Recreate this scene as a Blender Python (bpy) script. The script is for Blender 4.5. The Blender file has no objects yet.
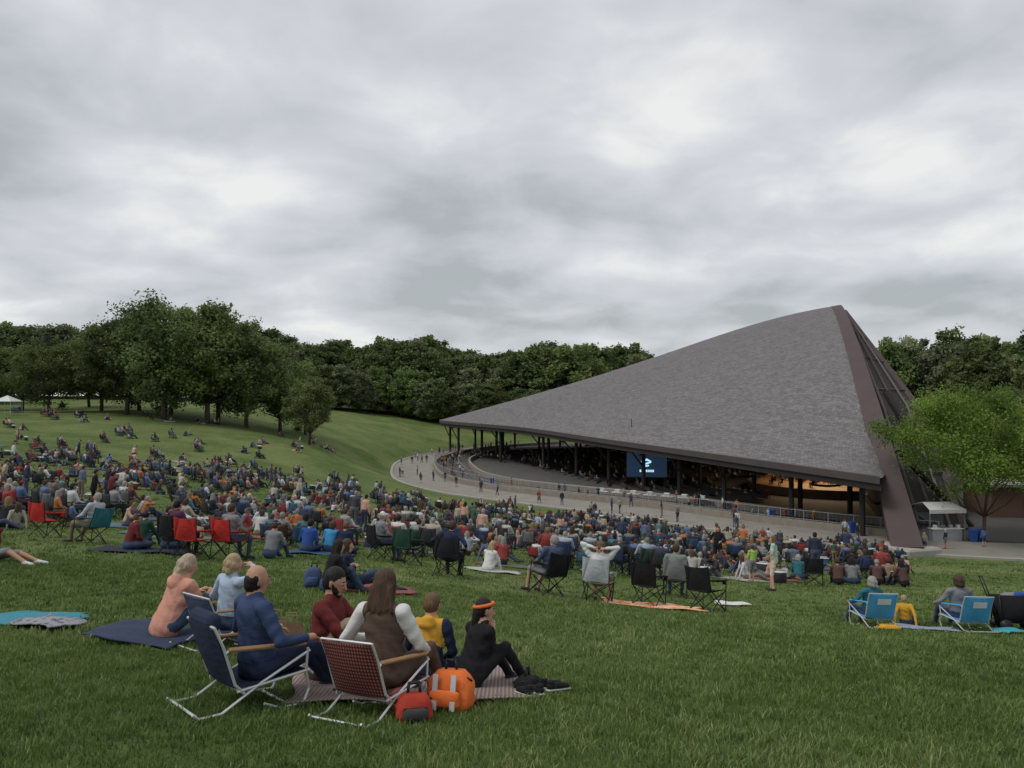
import bpy, math, random
import numpy as np
from mathutils import Vector, Matrix
random.seed(7); rng=np.random.default_rng(7); np.random.seed(5)
S=bpy.context.scene
R=math.radians
# ------------------------------------------------------------------ materials
MC={}
def nodes(m):
    m.use_nodes=True; return m.node_tree.nodes, m.node_tree.links, m.node_tree.nodes['Principled BSDF']
def mat(name,c,rough=.8,var=.18,scale=8,bump=.15,bscale=None,metal=0,spec=.25,coord='Object',bdist=.05,stretch=None):
    if name in MC: return MC[name]
    m=bpy.data.materials.new(name); N,L,B=nodes(m)
    tc=N.new('ShaderNodeTexCoord'); nz=N.new('ShaderNodeTexNoise'); nz.inputs['Scale'].default_value=scale; nz.inputs['Detail'].default_value=5
    src=tc.outputs[coord]
    if stretch:
        mp=N.new('ShaderNodeMapping'); mp.inputs['Scale'].default_value=stretch; L.new(src,mp.inputs[0]); src=mp.outputs[0]
    L.new(src,nz.inputs['Vector'])
    mx=N.new('ShaderNodeMix'); mx.data_type='RGBA'
    mx.inputs[6].default_value=(*[v*(1-var) for v in c],1); mx.inputs[7].default_value=(*[min(1,v*(1+var)) for v in c],1)
    L.new(nz.outputs['Fac'],mx.inputs[0]); L.new(mx.outputs[2],B.inputs['Base Color'])
    B.inputs['Roughness'].default_value=rough; B.inputs['Metallic'].default_value=metal; B.inputs['Specular IOR Level'].default_value=spec
    if bump:
        n2=N.new('ShaderNodeTexNoise'); n2.inputs['Scale'].default_value=bscale or scale*2; n2.inputs['Detail'].default_value=4
        L.new(src,n2.inputs['Vector'])
        b=N.new('ShaderNodeBump'); b.inputs['Strength'].default_value=bump; b.inputs['Distance'].default_value=bdist
        L.new(n2.outputs['Fac'],b.inputs['Height']); L.new(b.outputs[0],B.inputs['Normal'])
    MC[name]=m; return m
def cloth(name,c): return mat('cloth_'+name,c,.92,.22,7,.5,9,bdist=.022,stretch=(1,1,1.8))
def pattern(name,c1,c2,scale=14,kind='check',c3=None):
    if name in MC: return MC[name]
    m=bpy.data.materials.new(name); N,L,B=nodes(m); tc=N.new('ShaderNodeTexCoord'); B.inputs['Roughness'].default_value=.9
    if kind=='check':
        ws=[]
        for ax in ('X','Z'):
            w=N.new('ShaderNodeTexWave'); w.bands_direction=ax; w.inputs['Scale'].default_value=scale; w.inputs['Distortion'].default_value=.6
            L.new(tc.outputs['Object'],w.inputs[0]); ws.append(w)
        ad=N.new('ShaderNodeMath'); ad.operation='MULTIPLY'; L.new(ws[0].outputs['Fac'],ad.inputs[0]); L.new(ws[1].outputs['Fac'],ad.inputs[1]); f=ad.outputs[0]
    elif kind=='stripe':
        w=N.new('ShaderNodeTexWave'); w.bands_direction='X'; w.inputs['Scale'].default_value=scale; w.inputs['Distortion'].default_value=.8; w.inputs['Detail Scale'].default_value=.5
        L.new(tc.outputs['Object'],w.inputs[0]); f=w.outputs['Fac']
    else:
        w=N.new('ShaderNodeTexVoronoi'); w.inputs['Scale'].default_value=scale; L.new(tc.outputs['Object'],w.inputs[0]); f=w.outputs['Distance']
    r=N.new('ShaderNodeValToRGB'); r.color_ramp.elements[0].position=.2 if kind=='check' else .35; r.color_ramp.elements[1].position=.35 if kind=='check' else .5
    r.color_ramp.elements[0].color=(*c1,1); r.color_ramp.elements[1].color=(*c2,1)
    if c3: e=r.color_ramp.elements.new(.75); e.color=(*c3,1)
    L.new(f,r.inputs[0]); L.new(r.outputs[0],B.inputs['Base Color']); MC[name]=m; return m
def randmat(name,cols,mul,add=0,rough=.9):
    m=bpy.data.materials.new(name); N,L,B=nodes(m); oi=N.new('ShaderNodeObjectInfo')
    a=N.new('ShaderNodeMath'); a.operation='MULTIPLY_ADD'; a.inputs[1].default_value=mul; a.inputs[2].default_value=add
    f=N.new('ShaderNodeMath'); f.operation='FRACT'; L.new(oi.outputs['Random'],a.inputs[0]); L.new(a.outputs[0],f.inputs[0])
    r=N.new('ShaderNodeValToRGB'); r.color_ramp.interpolation='CONSTANT'; n=len(cols)
    E=r.color_ramp.elements; E[0].color=(*cols[0],1); E[1].position=1/n; E[1].color=(*cols[1],1)
    for i in range(2,n): e=E.new(i/n); e.color=(*cols[i],1)
    L.new(f.outputs[0],r.inputs[0]); L.new(r.outputs[0],B.inputs['Base Color']); B.inputs['Roughness'].default_value=rough
    return m
# ------------------------------------------------------------------ mesh builder
def V3(p): return np.array(p,float)
def frame(w,ax=None):
    w=w/np.linalg.norm(w)
    a=V3(ax) if ax is not None else (V3((1,0,0)) if abs(w[0])<.9 else V3((0,1,0)))
    u=a-w*np.dot(a,w); n=np.linalg.norm(u)
    if n<1e-4: a=V3((0,1,.3)); u=a-w*np.dot(a,w); n=np.linalg.norm(u)
    u/=n; return u,np.cross(w,u),w
class MB:
    def __init__(s): s.V=[];s.F=[];s.M=[]
    def add(s,v,f,m=0):
        o=len(s.V); s.V+= [tuple(map(float,p)) for p in v]; s.F+=[tuple(i+o for i in q) for q in f]; s.M+=[m]*len(f)
    def rings(s,rs,m,close=True):
        n=len(rs[0]); v=[p for r in rs for p in r]; f=[]
        for i in range(len(rs)-1):
            for j in range(n):
                k=(j+1)%n; f.append((i*n+j,i*n+k,(i+1)*n+k,(i+1)*n+j))
        if close:
            f.append(tuple(range(n-1,-1,-1))); f.append(tuple((len(rs)-1)*n+j for j in range(n)))
        s.add(v,f,m)
    def tube(s,p,q,r1,r2=None,m=0,n=8):
        p=V3(p);q=V3(q);r2=r1 if r2 is None else r2; u,v,w=frame(q-p)
        a=[2*math.pi*i/n for i in range(n)]
        s.rings([[p+(u*math.cos(t)+v*math.sin(t))*r1 for t in a],[q+(u*math.cos(t)+v*math.sin(t))*r2 for t in a]],m)
    def path(s,pts,r,m=0,n=6):
        for i in range(len(pts)-1): s.tube(pts[i],pts[i+1],r,r,m,n)
        for p in pts[1:-1]: s.cap(p,V3(p)+V3((0,0,.001)),r,r,m,n=n,k=2)
    def cap(s,p,q,r1,r2,m=0,sx=1.,ax=None,n=12,k=4):
        p=V3(p);q=V3(q); 
        if np.linalg.norm(q-p)<1e-5: q=q+V3((0,0,1e-3))
        u,v,w=frame(q-p,ax); rs=[]
        a=[2*math.pi*i/n for i in range(n)]
        for i in range(k): 
            t=math.pi/2*(1-(i+.35)/k); rs.append((p-w*r1*math.sin(t),r1*math.cos(t)))
        rs.append((p,r1)); rs.append((q,r2))
        for i in range(k-1,-1,-1):
            t=math.pi/2*(1-(i+.35)/k); rs.append((q+w*r2*math.sin(t),r2*math.cos(t)))
        s.rings([[c+(u*math.cos(t)*sx+v*math.sin(t))*r for t in a] for c,r in rs],m)
    def box(s,c,d,m=0,rz=0,bev=0):
        c=V3(c); x,y,z=[k/2 for k in d]; cs,sn=math.cos(rz),math.sin(rz)
        if bev<=0:
            P=[(-x,-y,-z),(x,-y,-z),(x,y,-z),(-x,y,-z),(-x,-y,z),(x,-y,z),(x,y,z),(-x,y,z)]
            f=[(0,3,2,1),(4,5,6,7),(0,1,5,4),(1,2,6,5),(2,3,7,6),(3,0,4,7)]
            s.add([(c[0]+a*cs-b*sn,c[1]+a*sn+b*cs,c[2]+e) for a,b,e in P],f,m)
        else:
            b=bev; rs=[]
            def ring(zz,i):
                X=x-i;Y=y-i
                pts=[(-X+b,-Y),(X-b,-Y),(X,-Y+b),(X,Y-b),(X-b,Y),(-X+b,Y),(-X,Y-b),(-X,-Y+b)]
                return [(c[0]+p*cs-q*sn,c[1]+p*sn+q*cs,c[2]+zz) for p,q in pts]
            s.rings([ring(-z,b*.7),ring(-z+b,0),ring(z-b,0),ring(z,b*.7)],m)
    def sheet(s,P,th,m=0,nu=6,nv=6,sag=0,sagdir=(0,0,-1)):
        P=[V3(p) for p in P]; sd=V3(sagdir); top=[];
        nrm=np.cross(P[1]-P[0],P[3]-P[0]); nrm/=np.linalg.norm(nrm)
        for j in range(nv+1):
            for i in range(nu+1):
                a=i/nu;b=j/nv
                p=P[0]*(1-a)*(1-b)+P[1]*a*(1-b)+P[2]*a*b+P[3]*(1-a)*b+sd*sag*math.sin(math.pi*a)**.8*(.4+.6*math.sin(math.pi*b))
                top.append(p)
        n=len(top); v=top+[p-nrm*th for p in top]; f=[]; W=nu+1
        for j in range(nv):
            for i in range(nu):
                q=(j*W+i,j*W+i+1,(j+1)*W+i+1,(j+1)*W+i); f.append(q); f.append(tuple(k+n for k in q[::-1]))
        bd=[i for i in range(W)]+[j*W+nu for j in range(1,nv+1)]+[nv*W+i for i in range(nu-1,-1,-1)]+[j*W for j in range(nv-1,0,-1)]
        for i in range(len(bd)):
            a,b=bd[i],bd[(i+1)%len(bd)]; f.append((a,a+n,b+n,b))
        s.add(v,f,m)
    def mesh(s,name,mats,smooth=True):
        me=bpy.data.meshes.new(name); me.from_pydata(s.V,[],s.F)
        for m in mats: me.materials.append(m)
        me.polygons.foreach_set('material_index',s.M)
        me.polygons.foreach_set('use_smooth',[smooth]*len(s.F)); me.update(); return me
    def obj(s,name,mats,smooth=False,parent=None):
        return mkobj(name,s.mesh(name,mats,smooth),parent)
def mkobj(name,me,parent=None):
    o=bpy.data.objects.new(name,me); S.collection.objects.link(o)
    if parent: o.parent=parent
    return o
def empty(name,loc=(0,0,0)):
    o=bpy.data.objects.new(name,None); S.collection.objects.link(o); o.location=loc; o.empty_display_size=.2; return o
def npmesh(name,verts,faces,mats,attr=None,smooth=False,uv=None):
    me=bpy.data.meshes.new(name); k=faces.shape[1]; nf=len(faces)
    me.vertices.add(len(verts)); me.vertices.foreach_set('co',verts.astype(np.float32).ravel())
    me.loops.add(nf*k); me.loops.foreach_set('vertex_index',faces.astype(np.int32).ravel())
    me.polygons.add(nf); me.polygons.foreach_set('loop_start',np.arange(0,nf*k,k,dtype=np.int32))
    try: me.polygons.foreach_set('loop_total',np.full(nf,k,dtype=np.int32))
    except Exception: pass
    me.polygons.foreach_set('use_smooth',np.full(nf,smooth))
    for m in mats: me.materials.append(m)
    if attr is not None:
        a=me.attributes.new('tint','FLOAT','POINT'); a.data.foreach_set('value',attr.astype(np.float32))
    if uv is not None:
        l=me.uv_layers.new(name='UVMap'); l.data.foreach_set('uv',uv[faces.ravel()].astype(np.float32).ravel())
    me.update(calc_edges=True); me.validate(); return me
# ------------------------------------------------------------------ terrain
PZ=-12.95
def catmull(P,n=6,closed=False):
    P=[V3(p) for p in P]; out=[]; N=len(P)
    for i in range(N if closed else N-1):
        g=(lambda k:P[k%N]) if closed else (lambda k:P[min(max(k,0),N-1)])
        a,b,c,d=g(i-1),g(i),g(i+1),g(i+2)
        for j in range(n):
            t=j/n; out.append(.5*((2*b)+(c-a)*t+(2*a-5*b+4*c-d)*t*t+(3*b-a-3*c+d)*t**3))
    if not closed: out.append(P[-1])
    return np.array(out)
plazaC=[(120,50),(60,57),(36,61),(22,71),(10,84),(0,93),(-10,103),(-18,117),(-22,134),(-24,157),(-20,180),(-10,205),(10,225)]
PL=catmull(plazaC,5)
POLY=np.vstack([PL,[(60,240),(120,235),(160,140)]])
def polydist(x,y,P=None):
    P=POLY if P is None else P
    x=np.asarray(x,float);y=np.asarray(y,float); d=np.full(x.shape,1e9); ins=np.zeros(x.shape,bool)
    for i in range(len(P)):
        a=P[i];b=P[(i+1)%len(P)]; e=b-a; L2=e@e
        t=np.clip(((x-a[0])*e[0]+(y-a[1])*e[1])/L2,0,1)
        d=np.minimum(d,np.hypot(x-a[0]-t*e[0],y-a[1]-t*e[1]))
        if abs(b[1]-a[1])>1e-9:
            c=((a[1]>y)!=(b[1]>y))&(x<(b[0]-a[0])*(y-a[1])/(b[1]-a[1])+a[0]); ins^=c
    return np.where(ins,-d,d)
CP=[(0,0,-1.75),(0,-20,-.9),(-25,-15,-.9),(25,-15,-1.6),(0,4.4,-2.2),(-1,6.2,-2.55),(-.3,7,-2.68),(-2.2,6.3,-2.52),(-4,8.2,-2.6),(-5.7,8.5,-2.6),
(2,11,-3.4),(7.3,13,-4.0),(7.2,20.5,-5.25),(2.6,15.6,-4.3),(9.7,24,-6.0),(-1.4,17,-4.0),(-3,12.5,-3.25),(-7.4,17,-3.55),(-10,17.5,-3.45),(4,5,-2.35),
(-28,50,-4.9),(-16,55,-6.8),(-6,38,-6.6),(5,40,-8.0),(7,60,-10.9),(-9,65,-9.4),(-10,85,-11.2),(20,40,-8.7),(28,51,-11.1),(30,30,-7.0),(14,26,-6.4),(60,30,-9),(60,45,-11.5),
(-35,100,-5.6),(-21.4,95,-8.8),(-29,106,-6.3),(-65,116,-2.4),(-90,125,-2.0),(-62,170,-1.7),(-30,150,-9.5),(-38,190,-7),(-53,230,-3.7),(-26,230,-7.8),(-60,60,-3.4),(-100,60,-2),(-40,30,-3.2),
(-120,200,0),(0,280,-7),(80,280,-9),(-20,300,-4)]
CP+= [(p[0],p[1],PZ) for p in PL[::4]]+[(160,140,-12),(120,240,-10),(60,240,-12),(60,150,PZ)]
CP=np.array(CP)
def tphi(r2): return .5*r2*np.log(r2+1e-9)
n=len(CP); K=tphi((CP[:,None,0]-CP[None,:,0])**2+(CP[:,None,1]-CP[None,:,1])**2)+np.eye(n)*1.0
Pm=np.c_[np.ones(n),CP[:,:2]]; A=np.block([[K,Pm],[Pm.T,np.zeros((3,3))]]); wts=np.linalg.solve(A,np.r_[CP[:,2],0,0,0])
def HH(x,y):
    x=np.asarray(x,float);y=np.asarray(y,float); z=wts[n]+wts[n+1]*x+wts[n+2]*y
    for i in range(n): z=z+wts[i]*tphi((x-CP[i,0])**2+(y-CP[i,1])**2)
    z=np.clip(z,-13.5,4)
    d=polydist(x,y); w=np.clip(d/4,0,1); w=w*w*(3-2*w); z=PZ*(1-w)+z*w
    rr=np.hypot(x-10,y-110); f=np.clip((rr-200)/120,0,1); f=f*f*(3-2*f)
    return z*(1-f)+(-6)*f
def H(x,y): return float(HH(np.array([x]),np.array([y]))[0])
def nrm(x,y,e=.4):
    v=Vector(((H(x-e,y)-H(x+e,y))/(2*e),(H(x,y-e)-H(x,y+e))/(2*e),1)); return v.normalized()
def place(o,x,y,yaw=0,dz=0,sc=1,tilt=1.):
    nn=nrm(x,y) if tilt else Vector((0,0,1)); nn=(nn*tilt+Vector((0,0,1))*(1-tilt)).normalized()
    fw=Vector((-math.sin(R(yaw)),math.cos(R(yaw)),0)); fw=(fw-nn*fw.dot(nn)).normalized(); rt=fw.cross(nn)
    m=Matrix((rt,fw,nn)).transposed().to_4x4()
    o.matrix_world=Matrix.Translation((x,y,H(x,y)+dz))@m@Matrix.Scale(sc,4); return o
NX,NY=280,520; kk=7.; ex=1500.
xs=ex*np.sinh(kk*np.linspace(-1,1,NX))/math.sinh(kk); ys=ex*np.sinh(kk*np.linspace(-.75,1,NY))/math.sinh(kk)
gx,gy=np.meshgrid(xs,ys); gz=HH(gx.ravel(),gy.ravel()); tv=np.c_[gx.ravel(),gy.ravel(),gz]
ii,jj=np.meshgrid(np.arange(NX-1),np.arange(NY-1)); a=(jj*NX+ii).ravel(); tf=np.c_[a,a+1,a+NX+1,a+NX]
gm=bpy.data.materials.new('lawn_grass'); N,L,B=nodes(gm); tc=N.new('ShaderNodeTexCoord')
n1=N.new('ShaderNodeTexNoise'); n1.inputs['Scale'].default_value=.12; n1.inputs['Detail'].default_value=8; n1.inputs['Roughness'].default_value=.7
n2=N.new('ShaderNodeTexNoise'); n2.inputs['Scale'].default_value=5; n2.inputs['Detail'].default_value=8; n2.inputs['Roughness'].default_value=.85
for q in (n1,n2): L.new(tc.outputs['Object'],q.inputs[0])
r1=N.new('ShaderNodeValToRGB'); r1.color_ramp.elements[0].position=.38; r1.color_ramp.elements[1].position=.62
r1.color_ramp.elements[0].color=(.085,.135,.040,1); r1.color_ramp.elements[1].color=(.175,.21,.08,1); L.new(n1.outputs[0],r1.inputs[0])
r2=N.new('ShaderNodeValToRGB'); r2.color_ramp.elements[0].position=.35; r2.color_ramp.elements[1].position=.65
r2.color_ramp.elements[0].color=(.45,.47,.45,1); r2.color_ramp.elements[1].color=(1.3,1.25,1.2,1); L.new(n2.outputs[0],r2.inputs[0])
mm=N.new('ShaderNodeMix'); mm.data_type='RGBA'; mm.blend_type='MULTIPLY'; mm.inputs[0].default_value=1; L.new(r1.outputs[0],mm.inputs[6]); L.new(r2.outputs[0],mm.inputs[7])
L.new(mm.outputs[2],B.inputs['Base Color']); B.inputs['Roughness'].default_value=.95; B.inputs['Specular IOR Level'].default_value=.1
bb=N.new('ShaderNodeBump'); bb.inputs['Strength'].default_value=.8; bb.inputs['Distance'].default_value=.06; L.new(n2.outputs[0],bb.inputs['Height']); L.new(bb.outputs[0],B.inputs['Normal'])
mkobj('ground',npmesh('ground',tv,tf,[gm],smooth=True))
# ------------------------------------------------------------------ paving, wall, railing
def offset(P,d):
    out=[]
    for i in range(len(P)):
        t=P[min(i+1,len(P)-1)]-P[max(i-1,0)]; t=t/np.linalg.norm(t); out.append(P[i]+np.array([t[1],-t[0]])*d)
    return np.array(out)
sgn=1 if polydist(*[np.array([k]) for k in offset(PL,5)[30]])[0]<0 else -1
conc=mat('concrete_paving',(.24,.222,.195),.9,.25,.6,.2,6)
kerb=mat('concrete_kerb',(.34,.32,.295),.9,.12,2,.2)
def ribbon(name,o1,o2,z0,z1,m,P=PL):
    A1=offset(P,sgn*o1); A2=offset(P,sgn*o2); b=MB(); nn=len(P); v=[]; f=[]
    for i in range(nn): v+=[(*A1[i],z1),(*A2[i],z1),(*A2[i],z0),(*A1[i],z0)]
    for i in range(nn-1):
        for j in range(4): f.append((i*4+j,i*4+(j+1)%4,(i+1)*4+(j+1)%4,(i+1)*4+j))
    f.append((3,2,1,0)); f.append(tuple((nn-1)*4+j for j in range(4)))
    b.add(v,f); return b.obj(name,[m])
ribbon('paved_walkway',.45,8,PZ-.3,PZ+.06,conc); ribbon('kerb',.0,.446,PZ-.3,PZ+.19,kerb)
stone=mat('sandstone_wall',(.26,.23,.19),.9,.3,1.5,.5,5)
PLs=PL[10:]
ribbon('low_stone_wall',8.01,8.5,PZ-.2,PZ+.75,stone,PLs)
ribbon('low_stone_wall',15.01,15.4,PZ-.2,PZ+.85,stone,PL[12:54])
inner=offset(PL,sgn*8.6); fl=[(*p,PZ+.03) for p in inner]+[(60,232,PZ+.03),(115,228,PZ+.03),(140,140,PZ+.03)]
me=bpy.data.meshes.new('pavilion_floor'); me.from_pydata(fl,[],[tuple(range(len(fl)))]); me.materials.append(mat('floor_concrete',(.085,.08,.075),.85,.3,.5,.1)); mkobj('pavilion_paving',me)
galv=mat('galvanised_steel',(.42,.43,.44),.45,.1,5,0,metal=.5); dark=mat('dark_steel',(.035,.03,.03),.6,.3,3,.1)
def dense(P,step):
    d=np.r_[0,np.cumsum(np.linalg.norm(np.diff(P,axis=0),axis=1))]; t=np.arange(0,d[-1],step)
    return np.c_[np.interp(t,d,P[:,0]),np.interp(t,d,P[:,1])]
def fence(name,P,h,z,m,bar=.35,step=2.4):
    b=MB(); D=dense(P,step)
    for i,p in enumerate(D):
        b.tube((*p,z),(*p,z+h+.05),.035,.035,0,5)
        if i+1<len(D):
            q=D[i+1]
            for zz in (h,h*.12): b.tube((*p,z+zz),(*q,z+zz),.028,.028,0,5)
            k=int(step/bar)
            for j in range(1,k): c=p+(q-p)*j/k; b.tube((*c,z+h*.12),(*c,z+h),.011,.011,0,3)
    return b.obj(name,[m])
fence('metal_railing',offset(PLs,sgn*8.25),1.0,PZ+.75,galv)
fence('metal_railing',offset(PLs,sgn*13),1.1,PZ+.03,galv)
# ------------------------------------------------------------------ pavilion
pav=empty('concert_pavilion',(30,120,PZ))
def arch(s):
    e=.10; t=2*s-1; sh_=(math.sqrt(1+e*e)-math.sqrt(t*t+e*e))/(math.sqrt(1+e*e)-e)
    sh_=.88*sh_+.12*(1-t*t)
    return V3((33.5+49.5*s+1.2*math.sin(math.pi*s),63+146*s,-13+29.6*sh_))
def child(o): o.parent=pav; o.matrix_parent_inverse=Matrix.Translation((-30,-120,-PZ)); return o
EV=catmull([(33.0,66.5,-7.0),(22.4,88,-6.3),(13,110,-5.8),(1.5,143,-5.35),(-18,184,-5.0),(2,204,-5),(40,214,-5.5),(79,203,-7)],10)
SS=catmull([(v,0) for v in (.07,.2,.3,.4,.5,.62,.78,.95)],10)[:,0]
nv=30; rv=[];uv=[]; u=0
for i,(e,s_) in enumerate(zip(EV,SS)):
    a_=arch(s_)+V3((-.3,0,.6)); Ld=np.linalg.norm(a_-e)
    if i: u+=np.linalg.norm(e-EV[i-1])
    for j in range(nv+1):
        t=j/nv; p=e*(1-t)+a_*t; k_=min(1,Ld/60); p=p+V3((0,0,(-.5*math.sin(math.pi*t)+1.2*math.sin(math.pi*t**3.5))*k_)); rv.append(p); uv.append((u,Ld*t))
rv=np.array(rv);uv=np.array(uv); W=nv+1; nE=len(EV)
rf=np.array([(i*W+j,(i+1)*W+j,(i+1)*W+j+1,i*W+j+1) for i in range(nE-1) for j in range(nv)])
rm=bpy.data.materials.new('roof_shingles'); N,L,B=nodes(rm); tc=N.new('ShaderNodeTexCoord')
bk=N.new('ShaderNodeTexBrick'); bk.inputs['Scale'].default_value=1; bk.inputs['Brick Width'].default_value=.55; bk.inputs['Row Height'].default_value=.30; bk.inputs['Mortar Size'].default_value=.022
bk.inputs['Color1'].default_value=(.145,.133,.134,1); bk.inputs['Color2'].default_value=(.24,.224,.225,1); bk.inputs['Mortar'].default_value=(.085,.078,.078,1); bk.inputs['Bias'].default_value=-.05
L.new(tc.outputs['UV'],bk.inputs['Vector'])
nz=N.new('ShaderNodeTexNoise'); nz.inputs['Scale'].default_value=.5; nz.inputs['Detail'].default_value=9; nz.inputs['Roughness'].default_value=.85
mpp=N.new('ShaderNodeMapping'); mpp.inputs['Scale'].default_value=(.5,1.6,1); L.new(tc.outputs['UV'],mpp.inputs[0]); L.new(mpp.outputs[0],nz.inputs[0])
rr=N.new('ShaderNodeValToRGB'); rr.color_ramp.elements[0].position=.32; rr.color_ramp.elements[1].position=.68; rr.color_ramp.elements[0].color=(.68,.68,.69,1); rr.color_ramp.elements[1].color=(1.25,1.24,1.24,1); L.new(nz.outputs[0],rr.inputs[0])
mx=N.new('ShaderNodeMix'); mx.data_type='RGBA'; mx.blend_type='MULTIPLY'; mx.inputs[0].default_value=1; L.new(bk.outputs[0],mx.inputs[6]); L.new(rr.outputs[0],mx.inputs[7]); L.new(mx.outputs[2],B.inputs['Base Color'])
B.inputs['Roughness'].default_value=.8; B.inputs['Specular IOR Level'].default_value=.2; b_=N.new('ShaderNodeBump'); b_.inputs['Strength'].default_value=.5; b_.inputs['Distance'].default_value=.08; L.new(bk.outputs['Fac'],b_.inputs['Height']); b_.invert=True; L.new(b_.outputs[0],B.inputs['Normal'])
child(mkobj('shingle_roof',npmesh('shingle_roof',rv,rf,[rm],smooth=True,uv=uv)))
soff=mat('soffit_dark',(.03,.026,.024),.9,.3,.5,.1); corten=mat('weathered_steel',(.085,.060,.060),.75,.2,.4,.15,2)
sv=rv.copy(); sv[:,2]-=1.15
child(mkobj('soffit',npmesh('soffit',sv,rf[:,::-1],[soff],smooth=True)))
b=MB()
for i in range(nE-1):
    e0,e1=EV[i],EV[i+1]; t=(e1-e0); nn_=V3((t[1],-t[0],0)); nn_/=np.linalg.norm(nn_); 
    c=V3((45,135,0))-e0; 
    if nn_@c>0: nn_=-nn_
    q=lambda e,o,z:(e[0]+nn_[0]*o,e[1]+nn_[1]*o,e[2]+z)
    b.add([q(e0,.02,.12),q(e1,.02,.12),q(e1,.02,-.55),q(e0,.02,-.55)],[(0,1,2,3)],0)
    b.add([q(e0,.02,.12),q(e1,.02,.12),q(e1,-.5,.14),q(e0,-.5,.14)],[(0,1,2,3)],0)
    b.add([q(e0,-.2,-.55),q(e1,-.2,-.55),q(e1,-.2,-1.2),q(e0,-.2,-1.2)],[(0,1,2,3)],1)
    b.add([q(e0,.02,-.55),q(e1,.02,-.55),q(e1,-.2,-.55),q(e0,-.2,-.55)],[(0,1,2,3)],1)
child(b.obj('eave_fascia',[mat('fascia_steel',(.08,.067,.065),.6,.2,.5,.1),dark]))
def aframe(s_):
    p=arch(s_); t=arch(s_+.002)-arch(s_-.002); t/=np.linalg.norm(t)
    out=V3((.948,-.318,.15)); out-=t*(out@t); out/=np.linalg.norm(out); return p,t,out,np.cross(t,out)
b=MB(); rings=[]; M_=80
for i in range(M_+1):
    s_=-.005+1.01*i/M_; p,t,out,up=aframe(s_)
    w=1.2-.35*math.sin(math.pi*min(max(s_,0),1)); h=1.2-.55*math.sin(math.pi*min(max(s_,0),1))
    rings.append([p+out*w+up*h,p-out*w+up*h,p-out*w-up*h,p+out*w-up*h])
b.rings(rings,0)
child(b.obj('arch_beam',[corten]))
b=MB()
for s_ in (0,1): p=arch(s_); b.box((p[0],p[1],PZ+.2),(3.6,3.8,.9),0,.3,.15)
child(b.obj('arch_footings',[kerb]))
RB=[]
for p0,p1,k in (((45.0,74,-12.9),(52.0,95,-.8),5),((52.0,95,-.8),(61.4,136,16.2),8),((61.4,136,16.2),(80,180,0),6),((80,180,0),(86,205,-12.9),4)):
    for i in range(k): RB.append(V3(p0)*(1-i/k)+V3(p1)*i/k)
RB.append(V3((86,205,-12.9)))
RS=np.interp(np.arange(len(RB)),[0,5,13,19,23],[.03,.17,.495,.8,.98])
b=MB(); v=[]
for e,s_ in zip(RB,RS):
    a_=arch(s_)
    for j in range(5): t=j/4; v.append(a_*(1-t)+e*t)
f=[(i*5+j,(i+1)*5+j,(i+1)*5+j+1,i*5+j+1) for i in range(len(RB)-1) for j in range(4)]
b.add(v,f,0)
for i in range(0,len(RB)-1):
    b.tube(RB[i]+V3((.1,0,.1)),RB[i+1]+V3((.1,0,.1)),.4,.4,1,4)
    for j in (1,2,3):
        b.tube(V3(v[i*5+j])+V3((.1,-.2,.15)),V3(v[(i+1)*5+j])+V3((.1,-.2,.15)),.14,.14,2 if j!=2 else 1,4)
for i in range(0,13,2): b.tube(V3(v[i*5])+V3((.1,-.2,.05)),V3(v[i*5+4])+V3((.1,-.2,.05)),.09,.09,1,4)
child(b.obj('stage_house_roof',[mat('dark_metal_roof',(.045,.038,.038),.85,.3,.4,.1,spec=.1),corten,mat('grey_batten',(.13,.12,.12),.8)]))
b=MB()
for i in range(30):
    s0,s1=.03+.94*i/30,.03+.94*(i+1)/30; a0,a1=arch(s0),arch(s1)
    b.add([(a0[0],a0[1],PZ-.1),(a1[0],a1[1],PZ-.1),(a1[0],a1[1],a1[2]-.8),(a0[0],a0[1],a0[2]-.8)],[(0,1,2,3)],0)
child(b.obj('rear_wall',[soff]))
b=MB()
b.tube((50,82,PZ),(44.5,88,1),.5,.5,0,8); b.tube((47,76,PZ),(39.5,76,-5),.35,.35,0,8)
cen=V3((52,125,0))
for i in range(1,nE-14,4):
    e=EV[i]; d=cen-e; d[2]=0; d/=np.linalg.norm(d)
    for off,rad in ((3.0,.28),(14,.3)):
        p=e+d*off; b.tube((p[0],p[1],PZ),(p[0],p[1],e[2]+(.0 if off<5 else 2.5)),rad,rad,0,8)
        if off<5: b.tube((p[0],p[1],PZ+3.5),(e[0]+d[0]*.6,e[1]+d[1]*.6,e[2]-1),.12,.12,0,6)
child(b.obj('roof_columns',[dark]))
b=MB()
for i in range(1,nE-12,3):
    e=EV[i]; a_=arch(SS[i])
    p=[e*(1-t)+a_*t+V3((0,0,-1.6-1.1*math.sin(math.pi*t))) for t in np.linspace(.01,.9,9)]
    for k in range(8): b.tube(p[k],p[k+1],.13,.13,0,5)
child(b.obj('roof_trusses',[dark]))
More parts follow.
